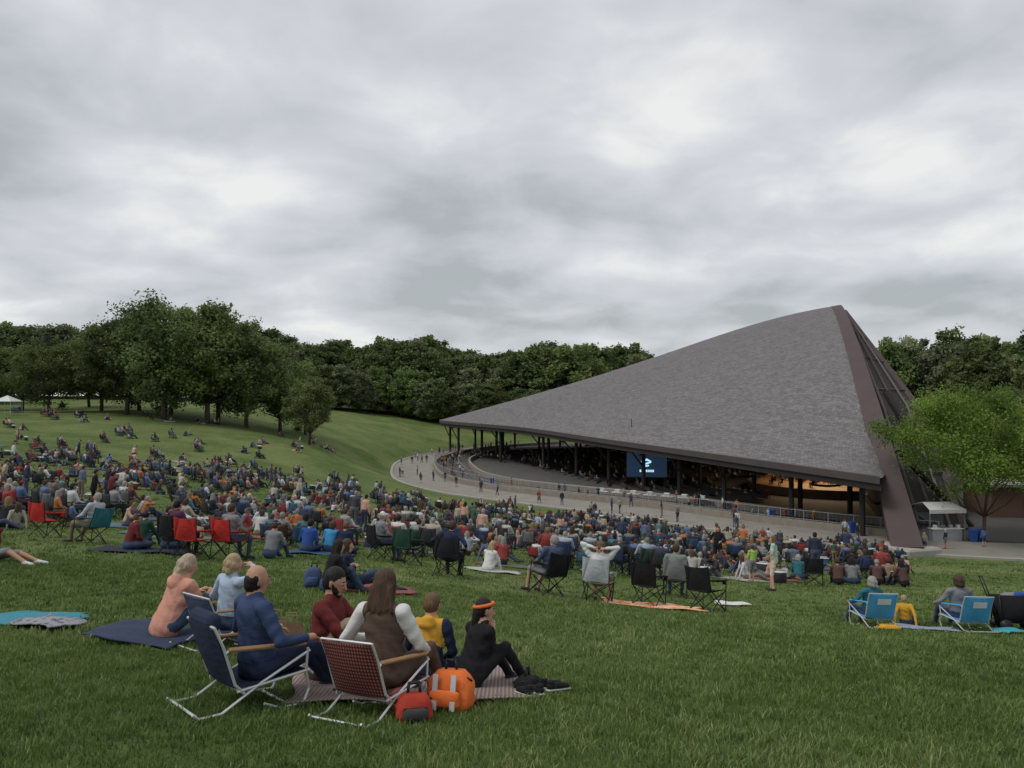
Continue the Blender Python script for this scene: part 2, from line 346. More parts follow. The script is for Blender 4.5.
# stage
b=MB(); sc=V3((45.5,107,0)); ax=math.atan2(-.35,-.94)
wood=mat('maple_panel',(.36,.18,.07),.5,.35,1,.05)
for k in range(-7,8):
    a0=ax+math.pi+k*.2; a1=a0+.2; r=12.5
    p0=sc+V3((math.cos(a0)*r,math.sin(a0)*r*.95,0)); p1=sc+V3((math.cos(a1)*r,math.sin(a1)*r*.95,0))
    b.add([(p0[0],p0[1],PZ),(p1[0],p1[1],PZ),(p1[0]-.6,p1[1],PZ+5.2),(p0[0]-.6,p0[1],PZ+5.2)],[(0,1,2,3)],0)
    b.tube(p0+V3((-.15,0,PZ)),p0+V3((-.75,0,PZ+5.2)),.12,.12,2,5)
n_=24; b.rings([[sc+V3((math.cos(2*math.pi*i/n_)*11,math.sin(2*math.pi*i/n_)*11,z)) for i in range(n_)] for z in (PZ+.0,PZ+1.15)],1)
for k in range(-3,4):
    p=sc+V3((-1+abs(k)*.4,k*2.6,PZ+6.6)); b.box(p,(.5,.5,.25),2)
child(b.obj('stage_and_shell',[wood,mat('stage_floor',(.16,.09,.045),.5),mat('lamp_housing',(.1,.1,.1))]))
la=bpy.data.lights.new('stage_light','AREA'); la.energy=1900; la.size=9; la.color=(1,.70,.40); lo=bpy.data.objects.new('stage_light',la); S.collection.objects.link(lo); lo.location=(44,105,PZ+6.3)
def emis(name,c,st):
    m=bpy.data.materials.new(name); N,L,B=nodes(m); B.inputs['Base Color'].default_value=(*c,1); B.inputs['Emission Color'].default_value=(*c,1); B.inputs['Emission Strength'].default_value=st; return m
b=MB(); b.box((0,0,0),(5.6,.3,3.5),0); b.box((0,-.17,0),(5.3,.04,3.2),1)
for dx,dz,a_,l in ((-.3,.55,.5,.9),(.05,.2,.3,1.1),(.3,.55,-.4,.6),(-.1,-.15,.2,.8)):
    c,s_=math.cos(a_),math.sin(a_); b.tube((dx-l/2*c,-.2,dz-l/2*s_),(dx+l/2*c,-.2,dz+l/2*s_),.15,.09,2,6)
for i in range(7): b.box((-.85+i*.28,-.2,-.8),(.2,.03,.3),2)
b.tube((-2,0,1.7),(-2,0,6),.06,.06,0,5); b.tube((2,0,1.7),(2,0,6),.06,.06,0,5)
o=b.obj('video_screen',[dark,emis('screen_blue',(.012,.028,.055),.8),emis('screen_white',(.45,.75,.95),1.1)]); o.location=(20.0,110,-9.6); o.rotation_euler[2]=-.15; o.scale=(1.1,1,1.12)
# ------------------------------------------------------------------ sky / light
w=bpy.data.worlds.new('World'); S.world=w; w.use_nodes=True; N=w.node_tree.nodes; L=w.node_tree.links; N.clear()
out=N.new('ShaderNodeOutputWorld'); sky=N.new('ShaderNodeTexSky'); sky.sky_type='NISHITA'; sky.sun_disc=False
bg1=N.new('ShaderNodeBackground'); bg1.inputs[1].default_value=.1; L.new(sky.outputs[0],bg1.inputs[0])
tc=N.new('ShaderNodeTexCoord'); sx=N.new('ShaderNodeSeparateXYZ'); L.new(tc.outputs['Generated'],sx.inputs[0])
def mth(op,a,b=None):
    m=N.new('ShaderNodeMath'); m.operation=op
    for i,k in enumerate((a,b)):
        if k is None: continue
        if isinstance(k,(int,float)): m.inputs[i].default_value=k
        else: L.new(k,m.inputs[i])
    return m.outputs[0]
zz=mth('ADD',mth('MAXIMUM',sx.outputs[2],0.),.24)
cb=N.new('ShaderNodeCombineXYZ'); L.new(mth('DIVIDE',sx.outputs[0],zz),cb.inputs[0]); L.new(mth('DIVIDE',sx.outputs[1],zz),cb.inputs[1])
def nz(sc,det,rough,dist,off):
    mp=N.new('ShaderNodeMapping'); mp.inputs['Location'].default_value=off; L.new(cb.outputs[0],mp.inputs[0])
    k=N.new('ShaderNodeTexNoise'); k.inputs['Scale'].default_value=sc; k.inputs['Detail'].default_value=det; k.inputs['Roughness'].default_value=rough; k.inputs['Distortion'].default_value=dist; L.new(mp.outputs[0],k.inputs[0]); return k.outputs['Fac']
f=mth('ADD',mth('MULTIPLY',nz(1.1,3,.45,.1,(5.1,.6,0)),.6),mth('MULTIPLY',nz(2.9,7,.52,.3,(7.7,2,0)),.4))
rp=N.new('ShaderNodeValToRGB'); E=rp.color_ramp.elements; E[0].position=.38; E[0].color=(.44,.47,.49,1); E[1].position=.62; E[1].color=(.88,.885,.87,1)
e=E.new(.46); e.color=(.58,.605,.64,1); e=E.new(.54); e.color=(.69,.71,.745,1); L.new(f,rp.inputs[0])
bg2=N.new('ShaderNodeBackground'); bg2.inputs[1].default_value=1.0; L.new(rp.outputs[0],bg2.inputs[0])
ms=N.new('ShaderNodeMixShader'); ms.inputs[0].default_value=.94; L.new(bg1.outputs[0],ms.inputs[1]); L.new(bg2.outputs[0],ms.inputs[2]); L.new(ms.outputs[0],out.inputs[0])
sl=bpy.data.lights.new('sun','SUN'); sl.energy=1.4; sl.angle=R(25); sl.color=(1,.97,.92); so=bpy.data.objects.new('sun',sl); S.collection.objects.link(so)
so.rotation_euler=Vector((-.55,-.15,.8)).to_track_quat('Z','Y').to_euler()
sky.sun_elevation=math.asin(.8/math.sqrt(.55**2+.15**2+.64)); sky.sun_rotation=math.atan2(-.55,-.15)
S.view_settings.view_transform='Standard'; S.view_settings.look='None'; S.view_settings.exposure=0
# ------------------------------------------------------------------ trees
def leafmat(name,c,tr=.2):
    m=bpy.data.materials.new(name); N,L,B=nodes(m); at=N.new('ShaderNodeAttribute'); at.attribute_name='tint'; oi=N.new('ShaderNodeObjectInfo')
    r=N.new('ShaderNodeValToRGB'); r.color_ramp.elements[0].color=(*[k*.5 for k in c],1); r.color_ramp.elements[1].color=(c[0]*1.65,c[1]*1.5,c[2]*1.3,1); L.new(at.outputs['Fac'],r.inputs[0])
    hv=N.new('ShaderNodeHueSaturation'); L.new(r.outputs[0],hv.inputs['Color'])
    mr=N.new('ShaderNodeMapRange'); mr.inputs[3].default_value=.7; mr.inputs[4].default_value=1.3; L.new(oi.outputs['Random'],mr.inputs[0]); L.new(mr.outputs[0],hv.inputs['Value'])
    mh=N.new('ShaderNodeMapRange'); mh.inputs[3].default_value=.485; mh.inputs[4].default_value=.515; fr=N.new('ShaderNodeMath'); fr.operation='MULTIPLY'; fr.inputs[1].default_value=7.7; f2=N.new('ShaderNodeMath'); f2.operation='FRACT'
    L.new(oi.outputs['Random'],fr.inputs[0]); L.new(fr.outputs[0],f2.inputs[0]); L.new(f2.outputs[0],mh.inputs[0]); L.new(mh.outputs[0],hv.inputs['Hue'])
    L.new(hv.outputs[0],B.inputs['Base Color']); B.inputs['Roughness'].default_value=.7; B.inputs['Specular IOR Level'].default_value=.15
    t=N.new('ShaderNodeBsdfTranslucent'); L.new(hv.outputs[0],t.inputs[0]); x=N.new('ShaderNodeMixShader'); x.inputs[0].default_value=tr
    L.new(B.outputs[0],x.inputs[1]); L.new(t.outputs[0],x.inputs[2]); L.new(x.outputs[0],N['Material Output'].inputs[0]); return m
bark=mat('bark',(.07,.055,.042),.95,.3,3,.5)
LD=leafmat('leaf_dark',(.105,.145,.06),.3); LM=leafmat('leaf_mid',(.13,.19,.07),.3); LL=leafmat('leaf_light',(.17,.25,.055),.4); LG=leafmat('leaf_grey',(.16,.20,.12),.3)
def tree_mesh(name,h,Rc,ncl,nlf,leaf,seed,lm,z0=.15,trunk=.022,cone=0.,sgk=.17):
    g=np.random.default_rng(seed); b=MB(); r0=h*trunk
    zc=h*(z0+1)/2; hz=h*(1-z0)/2
    pts=[V3((0,0,-.3))]
    for k in range(1,6): pts.append(V3((g.normal(0,.02*h*k/5),g.normal(0,.02*h*k/5),h*.8*k/5)))
    for k in range(5): b.tube(pts[k],pts[k+1],r0*(1-k*.17),r0*(1-(k+1)*.17),0,8)
    ph=g.uniform(0,6.28,6); C=[]
    while len(C)<ncl:
        d=g.normal(size=3); d/=np.linalg.norm(d); rad=g.uniform(.35,1)**.6
        az=math.atan2(d[1],d[0]); lob=1+.16*math.sin(2*az+ph[0])+.13*math.sin(5*az+ph[1]+3*d[2])+.1*math.sin(7*d[2]+ph[2])
        sh=1.-cone*max(0,d[2]*rad)
        C.append(V3((d[0]*Rc*rad*lob*sh,d[1]*Rc*rad*lob*sh,zc+d[2]*hz*rad*.93*(1+.08*math.sin(3*az+ph[3])))))
    for c in C[:22]:
        k=min(4,max(1,int((c[2]*.55)/(h*.8)*5))); s0=pts[k]; mid=(s0+c)/2+V3((0,0,-.03*h)); b.tube(s0,mid,r0*.38,r0*.22,0,5); b.tube(mid,c,r0*.22,r0*.06,0,5)
    me1=b.mesh(name,[bark]); C=np.array(C)
    sg=Rc*sgk*g.uniform(.6,1.35,ncl); ci=g.integers(0,ncl,nlf); dirs=g.normal(size=(nlf,3)); dirs/=np.linalg.norm(dirs,axis=1)[:,None]
    P=C[ci]+dirs*(sg[ci]*np.abs(g.normal(0.85,.42,nlf)))[:,None]*[1,1,.8]
    P[:,2]=np.maximum(P[:,2],h*z0*.6)
    nr=dirs*.6+g.normal(size=(nlf,3))*.7+[0,0,.5]; nr/=np.linalg.norm(nr,axis=1)[:,None]
    t=np.cross(nr,g.normal(size=(nlf,3))); t/=np.linalg.norm(t,axis=1)[:,None]; bt=np.cross(nr,t)
    s=(leaf*g.uniform(.6,1.4,nlf))[:,None]*.5
    V=np.stack([P-t*s,P-bt*s*.6,P+t*s,P+bt*s*.6],1).reshape(-1,3); F=np.arange(nlf*4).reshape(-1,4)
    tint=np.clip(g.uniform(.15,.85,ncl)[ci]+g.normal(0,.14,nlf),0,1)
    me2=npmesh(name+'_foliage',V,F,[lm],attr=np.repeat(tint,4)); return me1,me2
def put_tree(name,ms,x,y,sc=1,rz=0,z=None,parent=None,sxy=1):
    e=empty(name) if parent is None else None
    z=H(x,y) if z is None else z
    for k,m in zip(('trunk','foliage'),ms):
        if e is None and k=='trunk' and y>150: continue
        o=mkobj(k,m,e or parent); o.location=(x,y,z) if e is None else (0,0,0); o.scale=(sc*sxy,sc*sxy,sc) if e is None else (1,1,1)
        if e is None: o.rotation_euler[2]=rz
    if e: e.location=(x,y,z); e.scale=(sc*sxy,sc*sxy,sc); e.rotation_euler[2]=rz
T=[tree_mesh('t%d'%i,18,7.0,85,19000,.45,10+i,LD if i%2 else LM,.05,sgk=.18) for i in range(4)]
for x,y,h,k in ((-86,130,11.5,0),(-77,123,12.5,1),(-71,128,15,2),(-63,121,17.8,3),(-59,128,19,0),(-54.5,116,20.3,1),(-49,119,20,2),(-44.5,124,17.6,3),(-41,131,15.5,0),(-38.5,138,12.5,1),(-95,127,12,2),(-104,130,12,3),(-67,133,17.5,1),(-80,140,13,3),(-50,126,18.5,0)):
    put_tree('deciduous_tree',T[k],x,y,h/18,random.uniform(0,6))
put_tree('young_tree',tree_mesh('young',9,3.3,50,12000,.28,55,LD,.16,cone=.3),-29.0,106,1.05,1)
fo=empty('distant_forest')
TF=[tree_mesh('f%d'%i,20,5.5,95,9000,.75,30+i,(LD,LM,LG,LD)[i],.05,cone=(.1,.3,.2,.4)[i],sgk=.20) for i in range(4)]
for i in range(340):
    x=random.uniform(-330,60); y=random.uniform(255,330)
    if x<-100: y-=random.uniform(40,80)
    tp=17.5+2.0*math.sin(x*.11)+1.5*math.sin(x*.31)+ (4.5 if x>10 else 0)+(y-255)*.07+random.uniform(-3,2.5)
    if x<-100: tp=y*.075+random.uniform(-3,2)
    put_tree('f',random.choice(TF),x,y,(tp+5)/20,random.uniform(0,6),parent=fo,sxy=random.uniform(.9,1.3))
for i in range(150):
    x=random.uniform(-110,40); y=random.uniform(236,255); put_tree('f',random.choice(TF),x,y,random.uniform(.45,.8),random.uniform(0,6),parent=fo,sxy=1.25)
for i in range(50):
    x=random.uniform(-190,-98); y=random.uniform(132,165); put_tree('f',random.choice(TF),x,y,random.uniform(.45,.62),random.uniform(0,6),parent=fo,sxy=1.25)
fo2=empty('woodland')
for i in range(150):
    x=random.uniform(75,260); y=random.uniform(150,235)
    if x<105 and y<215: continue
    tp=y*.092+random.uniform(-4,1.5); put_tree('f',random.choice(TF),x,y,(tp+11)/20,random.uniform(0,6),parent=fo2,sxy=.9)
for i in range(60):
    x=random.uniform(68,150); y=random.uniform(92,125); put_tree('f',random.choice(TF),x,y,random.uniform(.5,.85),random.uniform(0,6),parent=fo2,sxy=1.1)
put_tree('honey_locust_tree',tree_mesh('locust',14.5,7.0,110,42000,.23,77,LL,.30,trunk=.012),42.9,67.5,1.0,.5,z=PZ)
put_tree('honey_locust_tree',tree_mesh('locust2',12,6,80,22000,.24,78,LL,.3,trunk=.014),54,72,1.1,.5,z=PZ)
# ------------------------------------------------------------------ people
def IK(a,b,l1,l2,pole):
    a=V3(a);b=V3(b);d=b-a;D=np.linalg.norm(d)
    if D>l1+l2-.004: b=a+d/D*(l1+l2-.004); D=l1+l2-.004
    D=max(D,abs(l1-l2)+.02,.08); d=(b-a)/np.linalg.norm(b-a)
    x=(l1*l1-l2*l2+D*D)/(2*D); h=math.sqrt(max(l1*l1-x*x,0)); p=V3(pole); p=p-d*(p@d); p/=np.linalg.norm(p)+1e-9
    return a+d*x+p*h,b
SK,SH,PA,HA,SO,X1,X2=range(7)
POSE={'ground':dict(pel=.12,lean=.22,feet=[(-.13,.60,.06),(.13,.60,.06)],hands=[(-.09,.40,.44),(.09,.42,.43)]),
'cross':dict(pel=.12,lean=.2,feet=[(.14,.32,.07),(-.12,.28,.07)],hands=[(-.12,.32,.22),(.12,.32,.22)],kp=1.),
'out':dict(pel=.12,lean=-.25,feet=[(-.13,.84,.06),(.15,.80,.06)],hands=[(-.28,-.33,.05),(.28,-.33,.05)]),
'low':dict(pel=.27,lean=-.28,feet=[(-.14,.68,.05),(.14,.66,.05)],hands=[(-.28,.22,.47),(.28,.22,.47)]),
'camp':dict(pel=.47,lean=-.1,feet=[(-.14,.50,.06),(.14,.47,.06)],hands=[(-.2,.28,.62),(.2,.28,.62)]),
'stand':dict(pel=.92,lean=.03,feet=[(-.11,.0,.06),(.11,.06,.06)],hands=[(-.25,.08,.84),(.25,.1,.84)])}
def figure(name,mats,pose='ground',hair='short',vox=.02,detail=1,lean=None,hy=0,hp=0,hands=None,feet=None,sleeve='long',legs='long',build=1.,fn=None,curl=.8):
    P=POSE[pose]; lean=P['lean'] if lean is None else lean; hands=[h or P['hands'][i] for i,h in enumerate(hands or [None,None])]; feet=feet or P['feet']; kp=P.get('kp',0)
    pr=[];post=MB()
    def cap(p,q,r1,r2,m,sx=1.,ax=None): pr.append((V3(p),V3(q),r1,r2,m,sx,ax))
    up=V3((0,math.sin(lean),math.cos(lean))); fw=V3((0,math.cos(lean),-math.sin(lean))); X=V3((1,0,0)); pel=V3((0,0,P['pel']))
    bw=build
    cap(pel-up*.0,pel+up*.13,.128*bw,.115*bw,PA,1.3,X); cap(pel+up*.1,pel+up*.28,.122*bw,.112*bw,SH,1.3,X); cap(pel+up*.28+fw*.01,pel+up*.41-fw*.01,.118*bw,.108*bw,SH,1.45,X)
    sh=[]
    for s in (-1,1):
        q=pel+up*.465+X*s*.172*bw-fw*.01; sh.append(q)
    cap(sh[0],sh[1],.064,.064,SH); cap(pel+up*.47,pel+up*.525,.088,.060,SH,1.35,X)
    nb=pel+up*.50; hup=V3((0,math.sin(lean*.4),math.cos(lean*.4)))
    cy,sy=math.cos(R(hy)),math.sin(R(hy)); pt=R(hp)+lean*.15
    f0=V3((-sy,cy,0)); hf=f0*math.cos(pt)-V3((0,0,1))*math.sin(pt); rt=np.cross(f0,V3((0,0,1))); hu=np.cross(rt,hf)
    hk=.95
    hc=nb+hup*.150+f0*.02
    T_=lambda p:hc+(rt*p[0]+hf*p[1]+hu*p[2])*hk
    cap(nb-up*.02,T_((0,-.02,-.05)),.062,.055,SK)
    hcap=lambda p,q,r1,r2,m,sx=1.:cap(T_(p),T_(q),r1*hk,r2*hk,m,sx,rt)
    hcap((0,-.015,.035),(0,.005,.012),.087,.08,SK); hcap((0,.028,.0),(0,.05,-.072),.062,.036,SK,1.12)
    hcap((0,.088,.012),(0,.108,-.024),.009,.014,SK)
    for s in (-1,1): hcap((s*.083,-.002,.012),(s*.08,0,-.028),.015,.010,SK)
    if hair in('short','long','pony','band','bob','curly'): 
        hcap((0,-.028,.048),(0,-.042,.0),.095,.087,HA); 
    if hair=='bald':
        hcap((0,-.030,-.012),(0,-.034,-.035),.083,.072,HA,1.06)
        for s in (-1,1): hcap((s*.070,-.03,.02),(s*.072,-.005,-.005),.026,.018,HA)
    if hair=='cap': hcap((0,-.03,.02),(0,-.04,-.01),.09,.08,HA); hcap((0,-.012,.06),(0,-.012,.075),.095,.075,X1); hcap((0,.08,.07),(0,.135,.055),.03,.03,X1,2.2)
    if hair in ('curly','bob') and detail:
        for a in range(14): t=a*.9; z_=.09-.012*a; r_=.050+.035*math.sin(min(1,a/6)*1.57); hcap((r_*math.cos(t),-.035+r_*math.sin(t)*.8-.01,z_),(r_*math.cos(t),-.04+r_*math.sin(t)*.8-.012,z_-.03),.034,.03,HA)
    if hair=='long':
        hcap((0,-.045,.0),(0,-.065,-.17),.080,.05,HA,1.2)
        for s in (-1,1): hcap((s*.065,-.01,.02),(s*.078,-.02,-.15),.034,.02,HA)
        for a in range(7): xx=(a-3)*.026; hcap((xx,-.09,-.02),(xx*1.25+.01*math.sin(a*2.3),-.10+.01*math.sin(a*1.7),-.215-.02*math.sin(a*3.1)),.022,.012,HA)
    if hair=='bob':
        hcap((0,-.04,.0),(0,-.045,-.065),.088,.07,HA,1.13)
    if hair=='band':
        hcap((0,-.075,-.02),(0,-.09,-.14),.062,.04,HA,1.2)
        a=[i*2*math.pi/24 for i in range(24)]
        for i in range(24):
            p=lambda t:T_((.098*math.cos(t),-.028+.1*math.sin(t),.058+.035*math.sin(t)))
            post.cap(p(a[i]),p(a[(i+1)%24]),.019,.019,X1,n=6,k=2)
    if detail:
        for s in (-1,1):
            post.cap(T_((s*.031,.078,.014)),T_((s*.031,.079,.014)),.011,.011,SK,n=8,k=3)
            post.cap(T_((s*.031,.084,.013)),T_((s*.031,.0845,.013)),.0075,.0075,HA,n=8,k=3)
            post.cap(T_((s*.018,.089,.036)),T_((s*.045,.083,.036)),.004,.004,HA,n=6,k=2)
        post.cap(T_((-.02,.086,-.048)),T_((.02,.086,-.048)),.005,.005,X2,n=6,k=2)
    if hair=='beardshort':
        hcap((0,-.028,.045),(0,-.042,.0),.094,.086,HA); hcap((0,.038,-.062),(0,.052,-.082),.050,.034,HA,1.1); 
        for s in(-1,1): hcap((s*.066,.015,-.01),(s*.048,.045,-.06),.017,.022,HA)
    for i,s in enumerate((-1,1)):
        hip=pel+X*s*.09*bw; pole=(s*(.15+kp*1.3),.35,1-.6*kp) if pose!='stand' else (s*.1,1,0)
        kn,an=IK(hip,feet[i],.44,.43,pole)
        cap(hip,kn,.092*bw,.063,PA)
        if legs=='long': cap(kn,an,.06,.043,PA)
        else: cap(kn,an,.054,.036,SK); 
        sd=an-kn; sd[2]=0; d=V3((s*.15,1,0)) if not kp else V3((-s*.8,.6,0)); d/=np.linalg.norm(d)
        cap(an-V3((0,0,.01)),an+d*.16-V3((0,0,.025)),.042,.034,SO,1.15,np.cross(d,V3((0,0,1))))
        cap(an-d*.04-V3((0,0,.02)),an,.035,.038,SO)
    for i,s in enumerate((-1,1)):
        behind=hands[i][2]>P['pel']+.6 and hands[i][1]<.1
        pole=(s*.7,-.5,-.7) if not behind else (s*1.,.1,.4)
        el,wr=IK(sh[i],hands[i],.285,.25,pole)
        cap(sh[i],el,.058*bw,.046,SH)
        if sleeve=='long': cap(el,wr,.044,.035,SH)
        elif sleeve=='short':
            pr[-1]=(pr[-1][0],el*.75+sh[i]*.25-(el-sh[i])*.1,.058*bw,.054,SH,1.,None); cap(sh[i],el,.044,.04,SK); cap(el,wr,.039,.028,SK)
        else:
            pr[-1]=(sh[i],el,.067,.05,X1,1.,None); cap(el,wr,.045,.036,X1)
        d=wr-el; d/=np.linalg.norm(d); sd=np.cross(d,V3((0,0,1)));
        if np.linalg.norm(sd)<.1: sd=X*1.
        sd/=np.linalg.norm(sd); pn=-np.cross(sd,d); 
        if pn[2]>0: pn=-pn
        cap(wr+d*.02,wr+d*.075,.027,.03,SK,1.35,sd)
        if detail:
            for k in range(4):
                o=(k-1.5)*.019; b0=wr+d*.085+sd*o; l=(.040,.046,.043,.034)[k]
                d1=d*math.cos(curl*.5)+pn*math.sin(curl*.5); d2=d*math.cos(curl*1.3)+pn*math.sin(curl*1.3)
                m1=b0+d1*l; post.cap(b0-d*.02,m1,.0095,.0085,SK,n=6,k=2); post.cap(m1,m1+d2*l*.8,.0085,.007,SK,n=6,k=2)
            t0=wr+d*.03-sd*s*.03; t1=t0+(d*.6-sd*s*.75+pn*.3)*.038; post.cap(t0,t1,.012,.010,SK,n=6,k=2); post.cap(t1,t1+(d*.9-sd*s*.1+pn*.4)*.03,.0095,.008,SK,n=6,k=2)
    if fn: fn(cap,hcap,pel,up,fw,X)
    b=MB()
    for p,q,r1,r2,m,sx,ax in pr: b.cap(p,q,r1,r2,m,sx,ax,n=14 if detail else 10,k=4 if detail else 3)
    me=b.mesh('tmp',[]); o=mkobj('tmp',me)
    md=o.modifiers.new('r','REMESH'); md.mode='VOXEL'; md.voxel_size=vox; md.adaptivity=0
    sm=o.modifiers.new('s','SMOOTH'); sm.factor=.5; sm.iterations=3 if detail else 1
    dg=bpy.context.evaluated_depsgraph_get(); ev=o.evaluated_get(dg); m2=bpy.data.meshes.new_from_object(ev); bpy.data.objects.remove(o)
    nf=len(m2.polygons); cen=np.empty(nf*3,np.float32); m2.polygons.foreach_get('center',cen); cen=cen.reshape(-1,3).astype(float)
    best=np.full(nf,1e9); mi=np.zeros(nf,int)
    for p,q,r1,r2,m,sx,ax in pr:
        if np.linalg.norm(q-p)<1e-5: q=q+V3((0,0,1e-3))
        d=q-p; t=np.clip(((cen-p)@d)/(d@d),0,1); v=cen-(p+t[:,None]*d); 
        if sx!=1: u,_,_=frame(d,ax); c=v@u; v=v-np.outer(c*(1-1/sx),u)
        D=np.linalg.norm(v,axis=1)-(r1+(r2-r1)*t); k=D<best; best[k]=D[k]; mi[k]=m
    vs=np.empty(len(m2.vertices)*3,np.float32); m2.vertices.foreach_get('co',vs); vs=vs.reshape(-1,3).astype(float)
    if detail and vox<.02:
        fold=np.sin(vs[:,2]*48+5*np.sin(vs[:,0]*9+vs[:,1]*6))*np.sin(vs[:,0]*13+vs[:,1]*17+1.3)
        isc=np.zeros(len(vs),bool)
        fi=np.array([list(p.vertices)[:3] for p in m2.polygons]); isc[fi[(mi==SH)|(mi==PA)|(mi==X1)].ravel()]=True; isc[fi[(mi==SK)|(mi==HA)].ravel()]=False
        nr_=np.array([v.normal[:] for v in m2.vertices]); vs=vs+nr_*(fold*.005*isc)[:,None]
    fb=MB(); fb.V=[tuple(map(float,p)) for p in vs]; fb.F=[tuple(p.vertices) for p in m2.polygons]; fb.M=[int(k) for k in mi]
    if post.V:
        o_=len(fb.V); fb.V+=post.V; fb.F+=[tuple(i+o_ for i in q) for q in post.F]; fb.M+=post.M
    bpy.data.meshes.remove(m2)
    return fb
skinA=mat('skin_fair',(.52,.30,.21),.55,.1,20,.05); skinB=mat('skin_tan',(.42,.235,.155),.55,.1,20,.05)
lip=mat('lips',(.35,.12,.1),.5)
def hairm(nm,c): return mat('hair_'+nm,c,.55,.55,60,.7,70,bdist=.02,stretch=(1,1,.14))
HBR=hairm('brown',(.065,.036,.021)); HBK=hairm('black',(.014,.011,.01)); HGR=hairm('grey',(.30,.285,.26)); HBL=hairm('blond',(.36,.27,.15)); HDB=hairm('darkblond',(.13,.08,.04)); HWH=hairm('sandy_grey',(.38,.31,.22))
shoe=mat('shoe_dark',(.03,.03,.035),.6); shoeW=mat('shoe_white',(.55,.55,.55),.6)
C=cloth
def person(name,x,y,yaw,shirt,pants,skin=None,hm=None,so=None,x1=None,sc=1,dz=0,**kw):
    ms=[skin or skinA,shirt,pants,hm or HBR,so or shoe,x1 or shirt,lip]
    o=figure(name,ms,**kw).obj(name,ms,True); return place(o,x,y,yaw,dz,sc)
# ------------------------------------------------------------------ chairs
def camp_chair(b,fab,fr,cup=True):
    w=.27
    for s in (-1,1):
        b.tube((s*w,-.22,.02),(s*w,.27,.44),.011,.011,fr,6); b.tube((s*w,.27,.02),(s*w,-.24,.44),.011,.011,fr,6)
        b.tube((s*w,-.24,.40),(s*(w+.01),-.36,.90),.011,.011,fr,6); b.tube((s*w,.27,.02),(s*w,.29,.63),.011,.011,fr,6)
        b.sheet([(s*w-.05,-.30,.64),(s*w+.05,-.30,.64),(s*w+.05,.30,.64),(s*w-.05,.30,.64)],.012,fab,2,4,.03)
        for yy in (-.22,.27): b.cap((s*w,yy,.015),(s*w,yy+.01,.015),.022,.022,fr,n=6,k=2)
    b.tube((-w,.27,.02),(w,.27,.42),.01,.01,fr,6); b.tube((w,.27,.02),(-w,.27,.42),.01,.01,fr,6)
    b.tube((-w,-.22,.02),(w,-.24,.42),.01,.01,fr,6); b.tube((w,-.22,.02),(-w,-.24,.42),.01,.01,fr,6)
    b.sheet([(-w,-.26,.43),(w,-.26,.43),(w,.28,.45),(-w,.28,.45)],.012,fab,6,6,.06)
    # back panel with sagging, scalloped top edge
    b.sheet([(-w,-.26,.43),(w,-.26,.43),(w*.5,-.355,.87),(-w*.5,-.355,.87)],-.012,fab,6,6,.06,(0,-1,0))
    for s in (-1,1): b.sheet([(s*w,-.262,.43),(s*w*.98,-.262,.43),(s*w*.5,-.357,.87),(s*(w+.01),-.362,.90)],.012*s,fab,3,6,.02,(0,-1,0))
    if cup: b.tube((w+.02,.2,.55),(w+.02,.2,.64),.04,.045,fab,8)
def beach_chair(b,fab,fr,arm,pillow=None):
    w=.28
    for s in (-1,1):
        x=s*w
        b.path([(x,-.46,.64),(x,-.38,.50),(x,-.26,.22),(x,-.18,.15)],.011,fr)
        b.path([(x,-.24,.17),(x,.32,.27),(x,.36,.24)],.011,fr)
        b.path([(x,.30,.27),(x,.34,.13),(x,.30,.02),(x,.1,.015),(x,-.02,.06)],.0105,fr)
        b.path([(x,.32,.42),(x,-.05,.22),(x,-.34,.03),(x,-.5,.015),(x,-.55,.05)],.0105,fr)
        b.tube((x,.30,.27),(x,.30,.44),.011,.011,fr,6); b.tube((x,-.36,.45),(x,-.33,.47),.011,.011,fr,6)
        b.box((x,-.03,.475),(.055,.62,.028),arm,0,.011)
    for p in ((-.18,.15),(-.46,.64),(.36,.24),(-.52,.03),(.2,.015)): b.tube((-w,p[0],p[1]),(w,p[0],p[1]),.0105,.0105,fr,6)
    b.sheet([(-w+.01,-.24,.20),(w-.01,-.24,.20),(w-.01,.33,.275),(-w+.01,.33,.275)],.012,fab,6,6,.04)
    b.sheet([(-w+.01,-.24,.20),(w-.01,-.24,.20),(w-.01,-.455,.63),(-w+.01,-.455,.63)],-.012,fab,6,8,.045,(0,-1,-.3))
    if pillow is not None: b.cap((-.17,-.43,.66),(.17,-.43,.66),.06,.06,pillow,1.2,(0,0,1))
def put_chair(name,fn,mats,x,y,yaw,sc=1,**kw):
    b=MB(); fn(b,**kw); o=b.obj(name,mats,False); return place(o,x,y,yaw,0,sc)
white_al=mat('white_aluminium',(.62,.62,.62),.35,.05,5,0,metal=.4); armw=mat('arm_wood',(.35,.2,.1),.5,.2,12,.1); blkst=mat('black_tube',(.02,.02,.02),.4)
def bchair(x,y,yaw,fab,pillow=None,arm=None,sc=1): return put_chair('beach_chair',beach_chair,[fab,white_al,arm or armw,pillow or fab],x,y,yaw,sc,fab=0,fr=1,arm=2,pillow=3 if pillow else None)
def cchair(x,y,yaw,fab,sc=1): return put_chair('camping_chair',camp_chair,[fab,blkst],x,y,yaw,sc,fab=0,fr=1)
